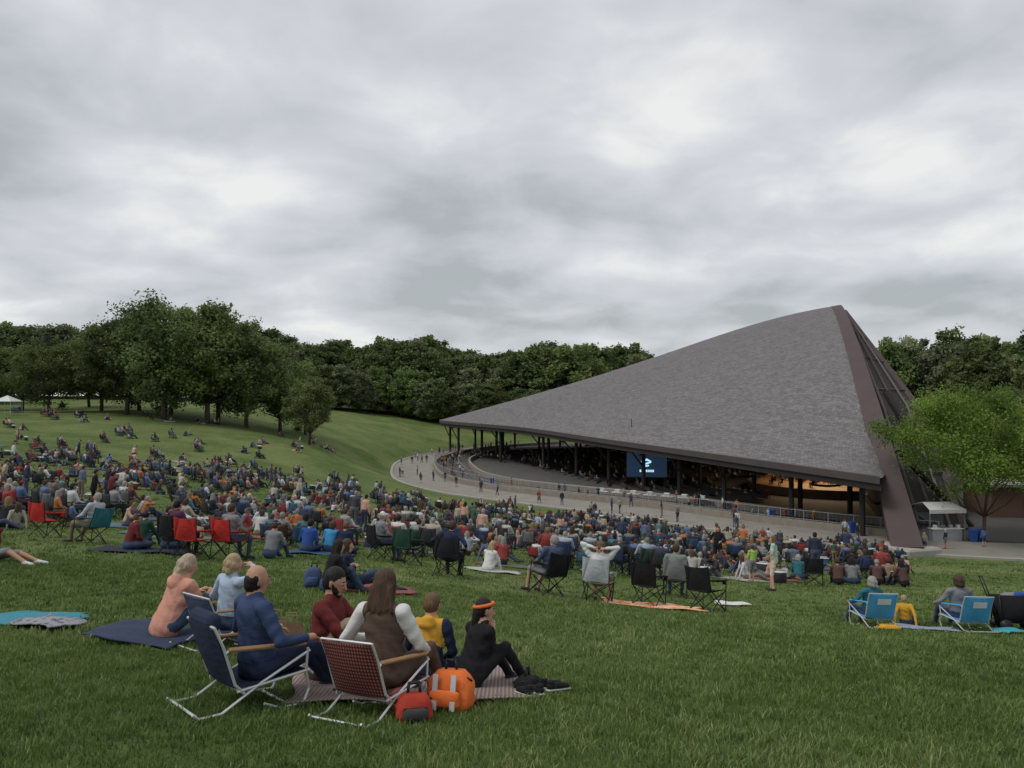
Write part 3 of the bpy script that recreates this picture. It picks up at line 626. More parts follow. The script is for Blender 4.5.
# ------------------------------------------------------------------ blankets
EXC=[]
def blanket(name,cx,cy,wx,wy,rot,m,fold=.03,edge=.12,n=26,dz=.03):
    c,s=math.cos(R(rot)),math.sin(R(rot)); ph=np.random.default_rng(int(abs(cx*100))+3).uniform(0,6,6); U,W_=np.meshgrid(np.linspace(-.5,.5,n),np.linspace(-.5,.5,n)); U=U.ravel();W_=W_.ravel()
    lx=U*wx*(1+.06*np.sin(W_*6+ph[0]))+.05*np.sin(W_*9+ph[1]); ly=W_*wy*(1+.06*np.sin(U*7+ph[2]))+.05*np.sin(U*8+ph[3])
    X=cx+lx*c-ly*s;Y=cy+lx*s+ly*c; Z=HH(X,Y)+dz+fold*(.5+.5*np.sin(lx*5+ly*3+ph[4]))*(.4+.6*np.sin(ly*7-lx*2+ph[5])**2)
    V=np.c_[X,Y,Z]; a=np.array([j*n+i for j in range(n-1) for i in range(n-1)]); F=np.c_[a,a+1,a+n+1,a+n]
    me=npmesh(name,V-[cx,cy,0],F,[m],smooth=True); o=mkobj(name,me); o.location=(cx,cy,0)
    md=o.modifiers.new('thick','SOLIDIFY'); md.thickness=.012
    EXC.append((cx,cy,wx,wy,c,s)); return o
navy=C('navy',(.02,.028,.06)); jacket=C('slate_blue',(.035,.055,.12)); maroon=C('maroon',(.13,.022,.022)); khaki=C('khaki',(.22,.17,.11)); whitec=C('white',(.62,.62,.6)); brown=C('brown_dress',(.10,.065,.05))
black=C('black',(.013,.013,.015)); yellow=C('mustard',(.60,.33,.04)); peach=C('peach',(.55,.27,.20)); ltblue=C('pale_blue',(.36,.44,.55)); denim=C('denim',(.05,.075,.13)); grey=C('grey',(.2,.2,.21)); orange=C('orange',(.75,.17,.04)); red=C('red',(.42,.03,.025)); green=C('dark_green',(.02,.06,.04)); teal=C('teal',(.03,.14,.17)); sky_b=C('sky_blue',(.06,.28,.52)); royal=C('royal_blue',(.03,.08,.28))
bl1=pattern('woven_blanket',(.30,.24,.19),(.36,.14,.12),9,'stripe',(.14,.13,.15))
blanket('picnic_blanket',-.95,6.95,2.1,1.4,8,bl1,.025)
bchair(-2.15,6.15,-48,navy,navy,sc=1.05)
person('seated_man',-2.13,6.17,-48,jacket,navy,skinB,HBK,pose='low',hair='bald',vox=.011,hands=[(-.27,.2,.50),(.27,.24,.50)],hy=-14,hp=6,build=1.15,lean=-.16,sc=1.08)
bchair(-1.07,6.0,-30,pattern('ikat_fabric',(.035,.015,.015),(.34,.035,.03),11,'check',(.30,.12,.09)),sc=.93)
person('seated_woman',-1.05,6.05,-24,brown,brown,skinA,HBR,pose='low',hair='long',vox=.011,sleeve='x1',x1=whitec,hy=12,hp=8,sc=1.07,hands=[(-.27,.2,.49),(.18,.3,.42)],lean=-.08)
person('seated_man',-1.80,7.0,-98,maroon,khaki,skinB,HBK,pose='ground',hair='beardshort',vox=.011,hy=-8,hp=12,hands=[(-.07,.42,.47),(.1,.46,.40)],feet=[(-.12,.52,.06),(.16,.42,.07)],lean=.08,sc=1.16,build=1.12)
def kid(cap,hcap,pel,up,fw,X):
    cap(pel+up*.02,pel+up*.20,.142,.132,X1,1.3,X)
    cap(pel+up*.46-fw*.09,pel+up*.50-fw*.10,.065,.05,SH,1.5,X)
person('seated_child',-.82,7.0,-14,yellow,navy,skinA,HDB,x1=navy,pose='cross',hair='short',vox=.011,sc=.92,fn=kid,hy=-10,hp=10,sleeve='x1')
def blk(cap,hcap,pel,up,fw,X): cap(pel-up*.03,pel+up*.1,.142,.135,SH,1.3,X)
person('seated_woman',-.40,6.8,-55,black,black,skinA,HBK,x1=orange,pose='ground',hair='band',vox=.011,sc=.92,hands=[(-.10,.42,.36),(.02,.26,.53)],hy=-22,hp=6,lean=.3,fn=blk)
def bag(name,x,y,yaw,m,d=(.3,.16,.36),m2=None,strap=True,paper=False,sc=1):
    b=MB(); w,t,h=d
    if paper:
        b.rings([[(-w/2*k,-t/2*k,z),(w/2*k,-t/2*k,z),(w/2*k,t/2*k,z),(-w/2*k,t/2*k,z)] for z,k in ((0,.95),(h*.5,1.0),(h*.99,1.04))],0,False); b.box((0,0,h*.3),(w*.9,t*.9,.02),0)
        for s in (-1,1): b.path([(-.06,s*t/2,h),(-.05,s*t/2,h+.1),(.05,s*t/2,h+.1),(.06,s*t/2,h)],.006,0,5)
    else:
        g=np.random.default_rng(int(x*10)+50); rs=[]
        for k in range(8):
            z=h*k/7; f=(.78,.97,1.02,1.0,.98,.92,.8,.55)[k]; ring=[]
            for a in range(20):
                t_=2*math.pi*a/20; e=.45; cx_=math.copysign(abs(math.cos(t_))**e,math.cos(t_)); sy_=math.copysign(abs(math.sin(t_))**e,math.sin(t_))
                j=1+g.normal(0,.035); ring.append((cx_*w/2*f*j,sy_*t/2*f*j,z))
            rs.append(ring)
        b.rings(rs,0); b.box((0,-t/2-.02,h*.36),(w*.7,.05,h*.42),1,0,.02); b.path([(-w*.5,0,h*.75),(-w*.1,-t*.2,h*.97),(w*.2,-t*.2,h*.97),(w*.5,0,h*.75)],.008,2,5)
        if strap: b.path([(-.05,0,h*.95),(-.04,0,h+.07),(.04,0,h+.07),(.05,0,h*.95)],.012,2,6)
    return place(b.obj(name,[m,m2 or m,blkst],not paper),x,y,yaw,-.01,sc)
silver=mat('silver_reflective',(.6,.6,.6),.35,.2,5,.1,metal=.3)
bag('orange_tote_bag',-.50,6.1,-20,orange,(.38,.22,.32),orange); 
b=MB()
for k in (-1,1):
    b.sheet([(k*.08-.022,-.162,.02),(k*.08+.022,-.162,.02),(k*.08+.022,-.13,.29),(k*.08-.022,-.13,.29)],.01,0,1,3)
place(b.obj('reflective_strap',[silver]),-.50,6.1,-20)
bag('backpack',-.76,5.75,15,C('backpack_red',(.42,.05,.03)),(.28,.2,.21),C('backpack_grey',(.06,.055,.06)))
kraft=mat('kraft_paper',(.3,.2,.12),.85)
bag('paper_bag',-2.35,7.8,20,kraft,(.26,.16,.34),paper=True)
bag('paper_bag',-2.6,8.0,-10,kraft,(.24,.15,.32),paper=True)
bag('snack_box',-1.45,6.95,10,orange,(.18,.14,.2))
bag('shoulder_bag',.14,6.85,70,black,(.30,.2,.13),black)
def shoes(x,y,yaw,m,name='pair_of_shoes',sc=.85):
    b=MB()
    for s in (-1,1):
        c=V3((s*.065,0,0)); b.cap(c+V3((0,-.09,.05)),c+V3((0,.0,.045)),.042,.04,0,n=10); b.cap(c+V3((0,0,.045)),c+V3((0,.11,.035)),.042,.036,0,1.1,(1,0,0),n=10)
        b.box(c+V3((0,.01,.012)),(.088,.29,.022),1,0,.01); b.tube(c+V3((0,-.085,.06)),c+V3((0,-.085,.105)),.036,.04,0,10)
    place(b.obj(name,[m,mat('rubber_sole',(.5,.5,.48),.7)],True),x,y,yaw,.02,sc)
shoes(.38,6.75,-60,black); shoes(.16,6.55,30,black)
def cup(x,y,m,h=.12,r=.04,name='drink_cup'):
    b=MB(); b.tube((0,0,0),(0,0,h),r*.8,r,0,12); b.tube((0,0,h),(0,0,h+.012),r*1.06,r*1.06,1,12); place(b.obj(name,[m,whitec],True),x,y,0,.03)
cup(-1.28,7.0,whitec); cup(-1.35,6.8,red); 
blanket('navy_blanket',-4.0,8.3,1.3,1.0,-20,C('blanket_slate',(.035,.05,.09)),.05)
def hood(cap,hcap,pel,up,fw,X): cap(pel+up*.44-fw*.09,pel+up*.50-fw*.09,.075,.06,SH,1.4,X); cap(pel-up*.02,pel+up*.1,.138*1.1,.13*1.1,SH,1.3,X)
person('seated_woman',-3.85,8.25,-38,peach,denim,skinA,HWH,pose='ground',hair='bob',vox=.013,hy=-15,hp=12,lean=.30,fn=hood,sc=1.02,build=1.12)
bchair(-3.15,8.1,-35,C('chair_slate',(.05,.07,.12)),sc=.85)
person('seated_woman',-3.12,8.12,-40,ltblue,denim,skinA,HBL,x1=whitec,pose='low',hair='bob',vox=.013,hands=[(-.27,.2,.47),(.12,.16,.90)],hy=-10,lean=-.05,sc=.93,build=1.1)
blanket('turquoise_towel',-5.75,8.9,1.1,.7,10,C('turquoise',(.05,.22,.28)),.05); blanket('grey_towel',-5.35,8.6,.8,.5,-25,pattern('grey_print',(.08,.08,.1),(.25,.25,.28),15,'vor'),.06,dz=.05)
def P(*a,**k):
    k.setdefault('vox',.018); return person(*a,**k)
P('seated_woman',-3.15,12.6,-60,black,denim,skinA,HBK,hair='long',pose='ground',hy=10)
P('seated_woman',-2.85,13.1,-75,navy,denim,skinA,HBR,hair='long',pose='out',feet=[(-.1,.84,.06),(.12,.7,.06)])
bag('tote_bag',-3.5,13.0,10,C('tote_blue',(.07,.1,.2)))
blanket('plaid_blanket',-2.5,13.3,1.5,1.0,15,pattern('red_plaid',(.3,.05,.04),(.1,.08,.1),10),.03)
def seat(x,y,yaw,fab,shirt,pants,hm,hair,**k): cchair(x,y,yaw,fab); k.setdefault('build',1.08); P('seated_spectator',x,y-.0,yaw,shirt,pants,k.pop('skin',skinA),hm,hair=hair,pose='camp',**k)
seat(-3.45,19.3,-55,black,grey,denim,HGR,'cap',x1=whitec)
cchair(-2.65,18.6,-30,green)
seat(-1.45,16.6,-12,C('chair_dark',(.02,.02,.025)),navy,black,HBR,'short',hands=[(-.34,.05,.7),(.34,.05,.7)],build=1.2)
P('seated_girl',-.65,19.2,-30,whitec,whitec,skinA,HBL,hair='long',pose='ground',sc=.85); blanket('white_blanket',-.5,19.3,1.4,.9,5,C('blanket_offwhite',(.42,.42,.4)),.04)
seat(.72,15.6,35,black,pattern('blue_plaid',(.03,.05,.1),(.12,.16,.24),12),grey,HGR,'short',legs='short',build=1.2)
seat(1.72,15.2,-20,C('chair_white',(.4,.42,.45)),whitec,khaki,HDB,'short',hands=[(-.14,-.16,1.10),(.14,-.16,1.10)],legs='short',build=1.2)
cchair(2.85,15.6,-35,black); cchair(3.95,15.1,-48,black)
blanket('orange_blanket',2.9,15.4,2.0,.9,-8,pattern('orange_print',(.75,.2,.04),(.8,.5,.3),6,'vor'),.04)
seat(3.85,17.6,-15,grey,C('sage',(.2,.23,.2)),denim,HBR,'short',build=1.15)
blanket('white_cloth',4.9,16.6,.7,.5,0,whitec,.05)
P('standing_woman',8.3,30,150,black,black,skinA,HBR,hair='long',pose='stand',hands=[(-.2,.25,1.1),(.22,.2,1.1)])
P('standing_girl',7.2,20.4,60,C('mint',(.35,.5,.4)),C('cream',(.55,.5,.4)),skinA,HDB,hair='long',pose='stand',sc=.88,legs='short',sleeve='short',feet=[(-.16,0,.06),(.13,.12,.06)],hands=[(-.16,.2,1.0),(.2,.2,1.0)],build=.95)
P('standing_boy',7.75,24,20,C('lime',(.3,.5,.1)),grey,skinA,HBR,hair='short',pose='stand',sc=.7,legs='short',sleeve='short')
cchair(9.75,24,-20,black)
for i,(x,y,sh_,hr) in enumerate(((10.9,24.8,maroon,'short'),(11.6,25.3,grey,'long'),(12.3,25,green,'cap'),(13.0,25.6,khaki,'short'),(12.9,24.4,black,'long'),(10.2,26.5,teal,'bob'))):
    P('seated_spectator',x,y,random.uniform(-40,20),sh_ if i%2 else pattern('plaid%d'%i,(.12,.04,.035),(.04,.05,.05),12),denim if i%2 else black,skinA,(HBR,HBK,HGR)[i%3],hair=hr,pose=('ground','cross')[i%2])
bluef=mat('chair_blue_fabric',(.07,.33,.6),.7,.1,8,.2)
for x,y in ((6.4,13.2),(7.9,12.95)):
    bchair(x,y,4,bluef,arm=bluef,sc=.92)
    b=MB(); b.sheet([(-.13,-.435,.44),(.13,-.435,.44),(.13,-.478,.54),(-.13,-.478,.54)],-.004,0,2,2); place(b.obj('chair_label',[whitec]),x,y-.0,4,0,.92)
P('seated_woman',6.4,13.3,4,teal,denim,skinA,HGR,hair='bob',pose='low',sc=.86,lean=-.34); P('seated_woman',7.9,13.15,-5,grey,denim,skinA,HBR,hair='bob',pose='low',sc=.92,lean=-.28)
P('seated_child',7.15,13.5,-30,yellow,denim,skinA,HBL,hair='short',pose='out',sc=.62)
blanket('striped_towel',7.15,12.9,1.0,.6,-15,pattern('stripe_towel',(.5,.5,.5),(.05,.1,.25),9,'stripe'),.04)
blanket('aqua_towel',8.45,12.7,.5,.4,10,C('turq2',(.06,.35,.42)),.06); bag('yellow_bag',6.45,12.75,0,yellow,(.36,.22,.10),strap=False)
b=MB(); b.rings([[(-.30*k,-.2*k,z),(.30*k,-.2*k,z),(.30*k,.2*k,z),(-.30*k,.2*k,z)] for z,k in ((.14,.9),(.3,.98),(.6,1.05),(.61,.98),(.45,.9))],0)
b.cap((-.12,0,.55),(.12,.02,.57),.1,.09,1,1.,None); b.cap((.05,-.05,.6),(.2,.05,.6),.07,.06,3)
for sx_ in (-1,1):
    for sy_ in (-1,1): b.tube((sx_*.24,sy_*.2-.02,.1),(sx_*.24,sy_*.2+.02,.1),.1,.1,2,14); b.tube((sx_*.3,sy_*.2,.14),(sx_*.31,sy_*.21,.62),.012,.012,2,5)
b.path([(-.3,-.06,.25),(-.5,-.06,.92),(-.5,.06,.92),(-.3,.06,.25)],.012,2,6)
place(b.obj('folding_wagon',[black,grey,blkst,royal],True),8.85,13.05,-10)
bag('cooler_bag',9.0,12.5,10,navy,(.36,.3,.3))
P('seated_man',-9.75,13.9,-95,maroon,grey,skinB,HBR,hair='short',pose='out',legs='short',so=shoeW,lean=-.1,vox=.016)
cchair(-12.1,19.2,-20,red); seat(-10.35,18.2,70,teal,C('lt_grey',(.4,.4,.42)),khaki,HGR,'short')
cchair(-7.0,16.2,-15,red); seat(-6.35,16.6,-25,red,grey,denim,HBR,'short'); seat(-7.7,16.9,-30,black,C('plum',(.08,.03,.06)),black,HBK,'short')
for x,y,m_ in ((-8.9,17.2,maroon),(-8.3,17.8,black),(-9.2,18.3,green),(-5.7,17.4,grey),(-5.5,19.8,royal),(-5.0,20.2,sky_b),(-4.6,20,navy)):
    P('seated_spectator',x,y,random.uniform(-60,0),m_,denim,skinA,random.choice((HBR,HBK,HDB)),hair=random.choice(('short','bob','cap')),x1=navy,pose=random.choice(('ground','cross')),vox=.022)
blanket('navy_blanket',-8.5,17.2,2.0,1.2,10,C('blanket_navy2',(.03,.035,.06)),.04); blanket('blue_blanket',-5,19.7,1.6,1.1,10,C('blanket_blue',(.04,.08,.18)),.04)
for x,y,yw in ((-16.5,29,-60),(-15.3,28,-40)): P('standing_man',x,y,yw,maroon if x>-16 else black,black,skinB,HBK,hair='short',pose='stand',vox=.025)
# ------------------------------------------------------------------ crowd prototypes
SHc=[(.03,.04,.08),(.55,.55,.54),(.015,.015,.018),(.26,.04,.035),(.09,.14,.28),(.16,.16,.17),(.04,.09,.06),(.50,.30,.22),(.32,.37,.42),(.02,.025,.05),(.42,.15,.05),(.12,.04,.05),(.36,.31,.24),(.07,.17,.20),(.5,.5,.5),(.025,.025,.03),(.25,.25,.26),(.42,.4,.36),(.05,.05,.06),(.10,.12,.18)]
PAc=[(.03,.045,.08),(.02,.02,.022),(.2,.16,.11),(.05,.07,.12),(.12,.12,.13)]; HAc=[(.05,.03,.018),(.015,.012,.01),(.22,.21,.19),(.2,.13,.06),(.09,.055,.03),(.30,.28,.25),(.06,.035,.02)]
rS=randmat('crowd_shirt',SHc,1.); rP=randmat('crowd_trousers',PAc,7.3,.2); rH=randmat('crowd_hair',HAc,11.7,.5); rK=randmat('crowd_skin',[(.5,.29,.2),(.42,.23,.15),(.55,.33,.24),(.25,.13,.08)],5.1)
rC=randmat('crowd_chair',[(.02,.035,.09),(.02,.02,.022),(.22,.03,.03),(.03,.06,.12),(.02,.05,.035),(.12,.12,.12),(.03,.09,.16),(.03,.03,.035),(.09,.05,.03),(.02,.02,.025)],17.3,.3); rB=randmat('crowd_blanket',[(.06,.08,.16),(.22,.06,.05),(.33,.33,.31),(.08,.13,.19),(.12,.12,.1),(.34,.20,.09),(.1,.1,.14)],3.7)
cm=[rK,rS,rP,rH,shoe,rC,lip]
def proto(nm,chair=None,**k):
    fb=figure(nm,None,vox=.032,detail=0,**k)
    if chair=='camp': camp_chair(fb,5,4,False)
    if chair=='low': beach_chair(fb,5,4,5)
    return fb.mesh(nm,cm,True)
PR={'camp':[proto('pc%d'%i,'camp',pose='camp',hair=h,build=bb,hy=y_) for i,(h,bb,y_) in enumerate((('short',1.15,0),('long',1.05,20),('bob',1.1,-30),('cap',1.2,10)))],
'low':[proto('pl%d'%i,'low',pose='low',hair=h,hy=y_) for i,(h,y_) in enumerate((('short',0),('bob',30)))],
'gr':[proto('pg0',pose='ground',hair='short'),proto('pg1',pose='ground',hair='long',hy=30),proto('pg2',pose='cross',hair='bob'),proto('pg3',pose='cross',hair='short',hy=-40),proto('pg4',pose='out',hair='long'),proto('pg5',pose='out',hair='cap',legs='short'),proto('pg6',pose='ground',hair='short',hands=[(-.10,.40,.44),(.05,.2,.7)])],
'st':[proto('ps0',pose='stand',hair='short'),proto('ps1',pose='stand',hair='long',legs='short'),proto('ps2',pose='stand',hair='cap',feet=[(-.1,-.15,.06),(.1,.22,.06)],hands=[(-.25,.2,.95),(.25,-.1,.9)])],
'seat':[proto('pt0',pose='camp',hair='short'),proto('pt1',pose='camp',hair='bob')]}
b=MB(); b.sheet([(-.9,-.7,.03),(.9,-.75,.04),(.95,.7,.03),(-.85,.75,.04)],.015,0,4,4,.02,(0,0,1)); bm=b.mesh('bl',[rB])
b=MB(); b.box((0,0,.17),(.5,.3,.32),0,0,.03); b.box((0,0,.35),(.52,.32,.05),1,0,.02); b.tube((-.2,0,.42),(.2,0,.42),.015,.015,1,6); cool=b.mesh('cooler',[rC,whitec])
crowd=empty('lawn_crowd')
def cput(nm,me,x,y,yaw,sc=1):
    o=mkobj(nm,me,crowd); return place(o,x,y,yaw,0,sc)
cnt=0; tries=0; centers=[]
while cnt<1400 and tries<40000:
    tries+=1
    Y=math.sqrt(random.uniform(21**2,122**2)) if random.random()<.5 else random.uniform(21,75); X=random.uniform(-.87,.57)*Y
    d=float(polydist(np.array([X]),np.array([Y]))[0])
    if d<1.8: continue
    ratio=X/Y
    if Y>84 and ratio>-.20: continue
    if Y>98 and ratio>-.24: continue
    if ratio<-.1 and Y>58 and random.random()<.5: continue
    if Y>80 and random.random()<.5: continue
    if Y>100 and random.random()<.4: continue
    if X<-.5*Y and Y>55 and random.random()<.4: continue
    if Y<24 and (ratio>.22 or random.random()<.35): continue
    if ratio>.35 and Y<27: continue
    if ratio>.5: continue
    if ratio>.38 and Y>42 and random.random()<.6: continue
    if Y>34 and ratio<.05 and math.sin(X*.35+2*math.sin(Y*.13))*math.sin(Y*.29+X*.11)<-.1 and random.random()<.85: continue
    if any((X-a)**2+(Y-b_)**2<2.6 for a,b_ in centers): continue
    if any(abs(X-e_[0])<1.6 and abs(Y-e_[1])<1.4 for e_ in EXC): continue
    centers.append((X,Y)); base=math.degrees(math.atan2(-(46-X),110-Y)); k=random.choices(('camp','low','gr','st'),(.38,.14,.42,.06))[0]; ng=random.choice((1,2,2,3,3,4))
    if k=='gr' and random.random()<.7: cput('blanket',bm,X,Y,base+random.uniform(-40,40),random.uniform(.8,1.2))
    if random.random()<.16: cput('cooler',cool,X+random.uniform(.8,1.2),Y-.4,random.uniform(0,180))
    ba=math.radians(base)
    for g in range(ng):
        o=(g-(ng-1)/2)*random.uniform(.62,.85) if k!='gr' else random.uniform(-.9,.9)
        dx=o*math.cos(ba)+random.uniform(-.12,.12); dy=o*math.sin(ba)+random.uniform(-.15,.15)+(random.uniform(-.5,.5) if k=='gr' else 0)
        cput('spectator',random.choice(PR[k]),X+dx,Y+dy,base+random.gauss(0,14 if k!='gr' else 55),random.uniform(.86,1.05) if random.random()<.85 else .65); cnt+=1
print('crowd',cnt,tries)
EP=EV[:,:2]
wp=empty('walkway_people'); ap=empty('pavilion_audience')
D1=dense(offset(PL,sgn*4),1.)
for i in range(80):
    p=D1[random.randrange(len(D1))]+np.random.uniform(-2.5,2.5,2); o=mkobj('pedestrian',random.choice(PR['st']),wp); o.location=(p[0],p[1],PZ+.06); o.rotation_euler[2]=random.uniform(0,6.28)
D2=dense(offset(PL[14:56],sgn*11),1.)
for i in range(70):
    p=D2[random.randrange(len(D2))]+np.random.uniform(-2.,2.,2); o=mkobj('pedestrian',random.choice(PR['st']+PR['seat']),wp); o.location=(p[0],p[1],PZ+.03); o.rotation_euler[2]=random.uniform(0,6.28)
rowb=MB(); c0=V3((46,108,0)); ev2=np.vstack([EP,[(84,209),(34,63)]]); aud=0
benchm=mat('bench_dark',(.05,.045,.045),.7)
for r in np.arange(17,86,2.1):
    na=int(r*2.2); last=None
    for k in range(na):
        a=math.pi*.52+math.pi*.75*k/na; p=c0[:2]+np.array([math.cos(a),math.sin(a)])*r
        if polydist(np.array([p[0]]),np.array([p[1]]),ev2)[0]>-1.: last=None; continue
        if last is not None and k%9: 
            t=p-last; mid=(p+last)/2; L_=np.linalg.norm(t); rowb.box((mid[0],mid[1],PZ+.45),(L_*1.0,.42,.08),0,math.atan2(t[1],t[0])); q=mid+(mid-c0[:2])/r*.25; rowb.box((q[0],q[1],PZ+.65),(L_*1.0,.05,.45),0,math.atan2(t[1],t[0]))
        last=p
        if random.random()<.26 and aud<800:
            aud+=1; o=mkobj('audience_member',random.choice(PR['seat']),ap); o.location=(p[0],p[1],PZ+.03); o.rotation_euler[2]=math.atan2(c0[1]-p[1],c0[0]-p[0])-math.pi/2
rowb.obj('bench_rows',[benchm])
orc=empty('orchestra'); mus=figure('m',None,pose='camp',hair='short',vox=.034,detail=0,hands=[(-.2,.3,.85),(.2,.35,.75)]).mesh('musician',[rK,black,black,rH,shoe,black,lip],True)
for k in range(90):
    a=random.uniform(0,6.28); r=random.uniform(2,10.5); o=mkobj('musician',mus,orc); o.location=(sc[0]+r*math.cos(a),sc[1]+r*math.sin(a),PZ+1.15+(.5 if r*math.cos(a)>3 else 0)); o.rotation_euler[2]=math.pi/2+.4+random.uniform(-.4,.4)
b=MB()
for i in range(7):
    x,y=12+i*1.9,99-i*1.3; b.box((x,y,PZ+.78),(1.6,.8,.05),0,-.5); 
    for sx_ in (-.6,.6): b.tube((x+sx_,y,PZ),(x+sx_,y,PZ+.76),.03,.03,1,5)
    b.box((x,y,PZ+1.0),(.7,.5,.4),0,-.5,.04)
b.obj('white_folding_tables',[whitec,galv])
def stand_(name,x,y,rz,w=4.4,dp=3,h=2.9):
    b=MB(); 
    for sx_ in(-1,1):
        for sy_ in (-1,1): b.tube((sx_*w/2,sy_*dp/2,0),(sx_*w/2,sy_*dp/2,h),.05,.05,1,6)
    b.sheet([(-w/2-.1,-dp/2-.1,h),(w/2+.1,-dp/2-.1,h),(w/2-.3,0,h+.5),(-w/2+.3,0,h+.5)],.03,0,3,3); b.sheet([(-w/2+.3,0,h+.5),(w/2-.3,0,h+.5),(w/2+.1,dp/2+.1,h),(-w/2-.1,dp/2+.1,h)],.03,0,3,3)
    b.box((0,-dp/2-.1,h-.17),(w+.2,.03,.34),0); b.box((0,-dp/2+.3,.55),(w-.5,.6,1.1),2,0,.03); b.box((0,-dp/2+.26,1.13),(w-.3,.8,.05),0); b.box((0,dp/2-.2,1.2),(w-.4,.4,2.0),1,0,.03)
    for k in range(5): b.box((-w/2+.7+k*.75,-dp/2+.3,1.3),(.28,.25,.3),k%3)
    o=b.obj(name,[whitec,grey,C('stand_front',(.35,.36,.38))]); o.location=(x,y,PZ); o.rotation_euler[2]=rz
stand_('concession_stand',39.8,69.6,.1,3.4)
for x,y in ((42.0,67.6),(42.8,67.9),(33,72),(-3,112),(28,80)):
    b=MB(); b.rings([[(-.28*k,-.28*k,z),(.28*k,-.28*k,z),(.28*k,.28*k,z),(-.28*k,.28*k,z)] for z,k in ((0,.8),(.95,1),(1.0,1.1),(1.12,.9))],0); b.tube((-.25,.3,.1),(.25,.3,.1),.1,.1,1,10); o=b.obj('recycling_bin',[royal,blkst]); o.location=(x,y,PZ+.06)
b=MB(); b.box((0,0,1.7),(14,6,3.4),0); b.box((0,0,3.55),(15,7,.3),1); b.box((-3,-3.03,1.1),(1.1,.08,2.2),2)
for k in (0,2.4,4.8): b.box((k,-3.03,1.9),(1.4,.08,.9),2); b.box((k,-3.06,1.4),(1.6,.12,.08),1)
o=b.obj('service_building',[mat('brick',(.13,.08,.06),.9,.25,6,.3),mat('roof_trim',(.25,.24,.23)),mat('glass_dark',(.03,.035,.04),.15)]); o.location=(60,84,PZ); o.rotation_euler[2]=-.1
b=MB()
for sx_ in (-1.3,1.3):
    for sy_ in (-1.3,1.3): b.tube((sx_,sy_,0),(sx_,sy_,2.1),.04,.04,1,6)
for k in range(4):
    a=k*math.pi/2+math.pi/4; c=1.95; b.add([(c*math.cos(a),c*math.sin(a),2.1),(c*math.cos(a+math.pi/2),c*math.sin(a+math.pi/2),2.1),(0,0,3)],[(0,1,2)],0)
o=b.obj('canopy_tent',[whitec,galv]); o.location=(-75,110,H(-75,110))
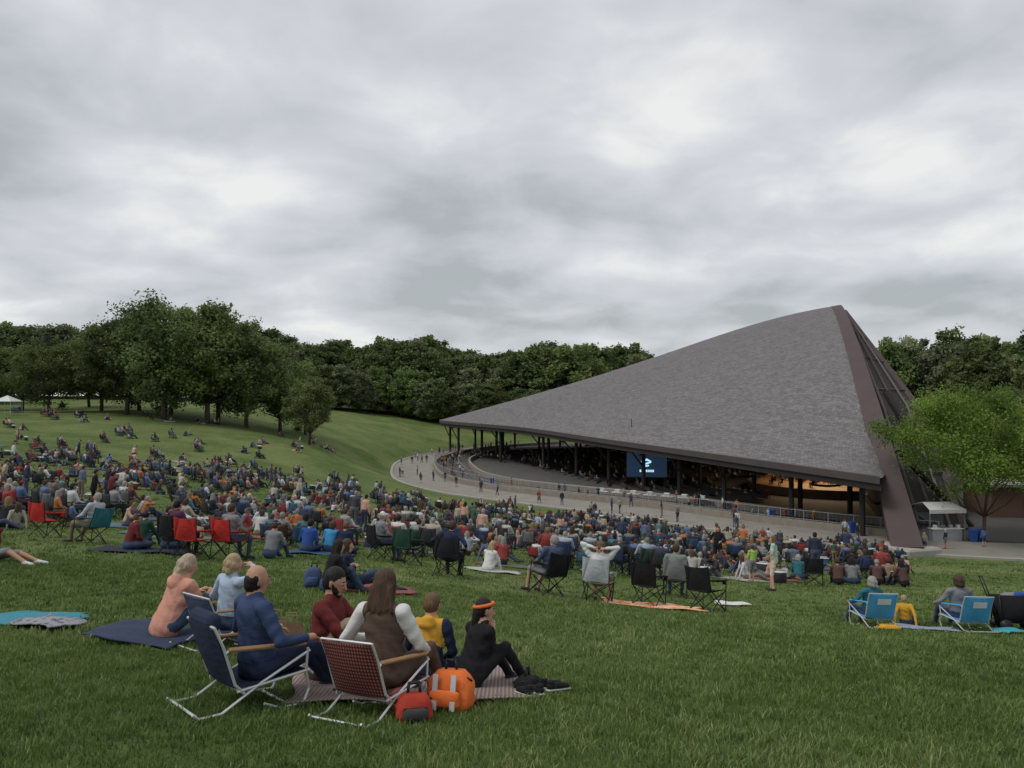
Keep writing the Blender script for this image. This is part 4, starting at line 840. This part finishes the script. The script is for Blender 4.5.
# ------------------------------------------------------------------ grass blades
def blades(n,y0,y1,hh,ww,g):
    y=np.sqrt(g.uniform(y0*y0,y1*y1,n)); x=g.uniform(-.80,.80,n)*(y+1.0)
    m=int(n*.45); nc=m//22; ci=g.integers(0,nc,m); x[:m]=x[:nc][ci]+g.normal(0,.035*(1+y0/12),m); y[:m]=y[:nc][ci]+g.normal(0,.035*(1+y0/12),m)
    tuft=np.zeros(n); tuft[:m]=g.uniform(-.25,.3,nc)[ci]; hb=np.ones(n); hb[:m]=g.uniform(.95,1.45,nc)[ci]
    keep=np.ones(n,bool)
    for cx,cy,wx,wy,c,s in EXC:
        dx=x-cx;dy=y-cy; lx=dx*c+dy*s; ly=-dx*s+dy*c; keep&=~((abs(lx)<wx/2-.03)&(abs(ly)<wy/2-.03))
    x=x[keep];y=y[keep];tuft=tuft[keep];hb=hb[keep];n=len(x)
    z=np.empty(n)
    for i in range(0,n,60000): z[i:i+60000]=HH(x[i:i+60000],y[i:i+60000])
    patch=.5+.5*np.sin(x*1.7+2*np.sin(y*1.1))*np.sin(y*1.3+1.5*np.sin(x*.9)); patch2=np.sin(x*5.3+y*3.1)*np.sin(y*6.1-x*2.2)
    patch3=np.sin(x*.55+1.7*np.sin(y*.37+1))*np.sin(y*.48+x*.2)
    h=hh*hb*g.uniform(.45,1.3,n)*(.7+.4*patch+.15*patch2); a=g.uniform(0,6.283,n); w=ww*g.uniform(.6,1.3,n)
    la=g.uniform(0,6.283,n); ll=h*g.uniform(.1,.9,n)
    B0=np.c_[x-np.cos(a)*w/2,y-np.sin(a)*w/2,z-.005]; B1=np.c_[x+np.cos(a)*w/2,y+np.sin(a)*w/2,z-.005]
    M0=np.c_[x+np.cos(la)*ll*.35-np.cos(a)*w*.38,y+np.sin(la)*ll*.35-np.sin(a)*w*.38,z+h*.6]; M1=M0+np.c_[np.cos(a)*w*.76,np.sin(a)*w*.76,np.zeros(n)]
    Tp=np.c_[x+np.cos(la)*ll,y+np.sin(la)*ll,z+h]
    V=np.stack([B0,B1,M1,M0,Tp],1).reshape(-1,3); i=np.arange(n)*5
    F=np.r_[np.c_[i,i+1,i+2],np.c_[i,i+2,i+3],np.c_[i+3,i+2,i+4]]
    t=np.clip(g.uniform(.1,.8,n)+.2*(patch-.5)+.1*patch2+.18*patch3+tuft,0,1); return V,F,np.repeat(t,5)
g=np.random.default_rng(3); VV=[];FF=[];TT=[];o_=0
for n_b,y0,y1,hh,ww in ((140000,3.2,8,.052,.009),(120000,8,15,.055,.016),(80000,15,30,.055,.030),(40000,30,60,.07,.06)):
    V,F,t=blades(n_b,y0,y1,hh,ww,g); VV.append(V);FF.append(F+o_);TT.append(t); o_+=len(V)
gb=bpy.data.materials.new('grass_blade'); N,L,B=nodes(gb); at=N.new('ShaderNodeAttribute'); at.attribute_name='tint'
r=N.new('ShaderNodeValToRGB'); r.color_ramp.elements[0].color=(.07,.12,.03,1); r.color_ramp.elements[1].color=(.32,.36,.16,1); e=r.color_ramp.elements.new(.6); e.color=(.175,.25,.072,1)
L.new(at.outputs['Fac'],r.inputs[0]); L.new(r.outputs[0],B.inputs['Base Color']); B.inputs['Roughness'].default_value=.6; B.inputs['Specular IOR Level'].default_value=.2
t=N.new('ShaderNodeBsdfTranslucent'); L.new(r.outputs[0],t.inputs[0]); x=N.new('ShaderNodeMixShader'); x.inputs[0].default_value=.3; L.new(B.outputs[0],x.inputs[1]); L.new(t.outputs[0],x.inputs[2]); L.new(x.outputs[0],N['Material Output'].inputs[0])
mkobj('grass',npmesh('grass',np.vstack(VV),np.vstack(FF),[gb],attr=np.concatenate(TT)))
# ------------------------------------------------------------------ camera
cd=bpy.data.cameras.new('camera'); cd.lens=26; cd.sensor_width=36; cd.clip_end=4000; cd.clip_start=.05
co=bpy.data.objects.new('camera',cd); S.collection.objects.link(co); co.location=(0,0,0); co.rotation_euler=(R(91.24),0,0); S.camera=co
